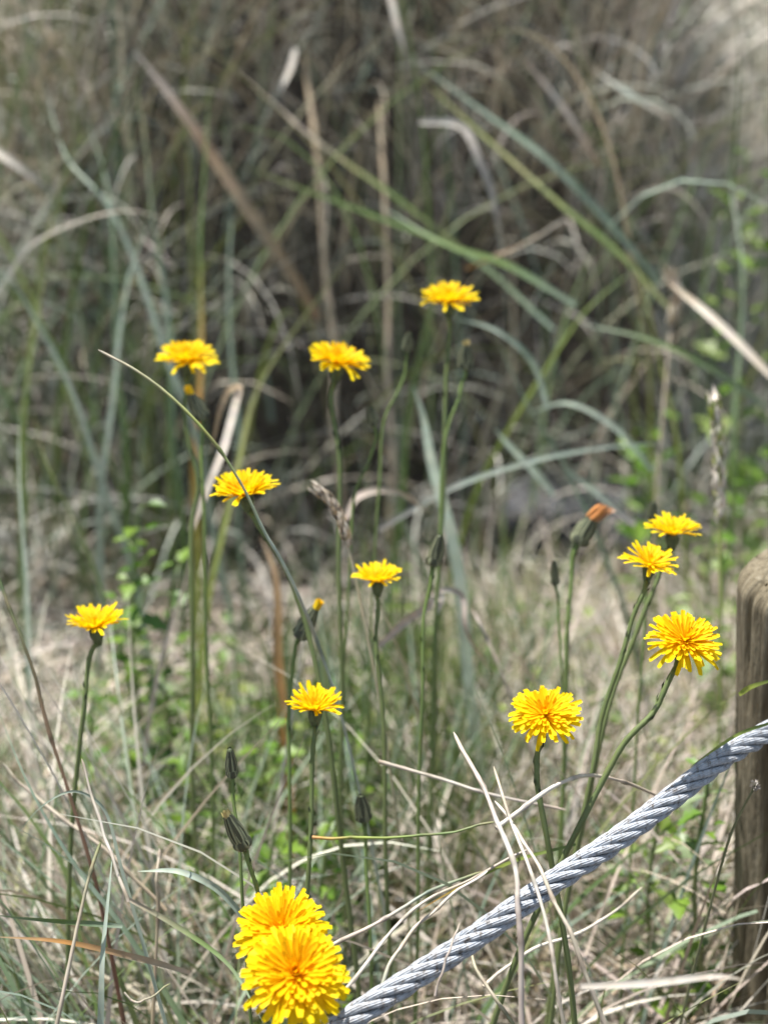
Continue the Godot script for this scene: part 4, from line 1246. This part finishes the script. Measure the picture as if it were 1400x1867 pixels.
	spike("bleached drooping seed head at the right edge of the bank", [[1215, 680, 1.15], [1222, 600, 1.15], [1232, 545, 1.15], [1222, 505, 1.15]], 1, 24, ["tan", "straw"], ["straw", "tan", "pale"], 63)

func build_weeds() -> void:
	weed("tall leafy weed behind the flat flower at the left", "leafy_weed", 235, 1290, 0.98, 250, 935, 34, 0.020, 71)
	weed("leafy weed with a side shoot right of the tall one, left", "leafy_weed", 270, 1200, 1.0, 320, 1030, 14, 0.019, 72)
	weed("small weed under the flat flower at the left edge", "leafy_weed", 165, 1400, 0.95, 170, 1270, 14, 0.018, 73)
	weed("bright weed left of the edge-on middle flower", "leafy_weed", 480, 1500, 0.92, 490, 1330, 20, 0.017, 74)
	weed("bright weed right of the edge-on middle flower", "leafy_weed", 640, 1470, 0.92, 650, 1310, 18, 0.017, 75)
	weed("low weed behind the fat leaning bud", "leafy_weed", 370, 1520, 0.92, 340, 1370, 22, 0.018, 76)
	weed("weed below the blurred brown-tipped bud", "leafy_weed", 590, 1640, 0.82, 600, 1500, 18, 0.016, 77)
	weed("low weed behind the straws above the twin flowers", "leafy_weed", 480, 1660, 0.82, 500, 1520, 18, 0.017, 78)
	weed("weed growing close to the left side of the timber post", "leafy_weed", 1285, 1640, 0.76, 1290, 1420, 30, 0.014, 79, [0, 1, 3, 4])
	weed("pale weed under the cable near the post", "leafy_weed", 1200, 1640, 0.80, 1200, 1480, 24, 0.014, 80, [1, 3, 4, 5])
	weed("yellow-green leaves at the right edge, high on the bank", "leafy_weed", 1370, 560, 1.42, 1362, 290, 22, 0.032, 81, [1, 3])
	weed("bright green weed right of the upright pale seed head", "leafy_weed", 1370, 1010, 1.25, 1365, 840, 15, 0.024, 82, [0, 1, 3])
	weed("weed beyond the flower cluster, left of the post", "leafy_weed", 1310, 1150, 1.15, 1300, 960, 15, 0.020, 83, [0, 1, 3])
	weed("small weed beyond the arched pale blade, right", "leafy_weed", 1190, 870, 1.4, 1185, 770, 16, 0.026, 84, [0, 1])
	# stones in the hollow
	var spots := [[1035, 800, 1.5, 0.085, "dark grey stone lying in the hollow behind the pale blades"], [1170, 925, 1.42, 0.06, "smaller dark stone beside the withered flower, in the hollow"]]
	for q in spots:
		var p := seen_ground(q[0], q[1])
		rng.seed = int(q[0])
		var sp := SphereMesh.new()
		sp.radial_segments = 28
		sp.rings = 16
		var ar := sp.get_mesh_arrays()
		var vs: PackedVector3Array = ar[Mesh.ARRAY_VERTEX]
		var st := SurfaceTool.new()
		st.begin(Mesh.PRIMITIVE_TRIANGLES)
		st.set_smooth_group(0)
		for v in vs:
			var w := v * 2.0
			var f := 1.0 + 0.30 * lumps.get_noise_3d(w.x * 14.0 + q[0], w.y * 14.0, w.z * 14.0) + 0.08 * lumps.get_noise_3d(w.x * 50.0, w.y * 50.0, w.z * 50.0)
			w = Vector3(clampf(w.x * f, -0.86, 0.9), clampf(w.y * f, -0.8, 0.72), clampf(w.z * f, -0.8, 0.8))
			st.add_vertex(w * Vector3(q[3] * 1.25, q[3] * 0.75, q[3]))
		for t in ar[Mesh.ARRAY_INDEX]: st.add_index(t)
		st.generate_normals()
		st.set_material(M.stone)
		solo("stone", st.commit(), Vector3(p.x, ground(p.x, p.z + 0.08) + q[3] * 0.4, p.z + 0.08), q[4], "stone")
	# round dried seed ball in front of the post
	var c := at(1376, 1432, 0.61)
	var sp2 := stem_points(c, [[1345, 1490, 0.62], [1320, 1560, 0.63]], 0.62)
	var base := sp2[sp2.size() - 1]
	var o := thing("dried_seed_ball", "small round dried flower ball in front of the timber post", "seed head", base)
	var loc := PackedVector3Array()
	for p in sp2: loc.append(p - base)
	part("stem", stem_mesh(loc, 0.0005, 0.0008, Color(0.16, 0.17, 0.09), Color(0.12, 0.13, 0.06)), o)
	rng.seed = 91
	var sb := Acc.new()
	for i in 70:
		var d := Vector3(rng.randfn(), rng.randfn(), rng.randfn()).normalized()
		var s := d * 0.0008
		var e := d * rng.randf_range(0.002, 0.0031)
		var cc := jit(PAL["grey"], 0.2)
		sb.blade(PackedVector3Array([s, (s + e) * 0.5, e]), 0.0011, d.cross(Vector3(0.3, 0.8, 0.2)), 0.3, 0.0, PackedColorArray([cc, cc, cc]), 4.0)
	part("seed_ball", sb.mesh(M.straw), o, Transform3D(Basis.IDENTITY, c - base))
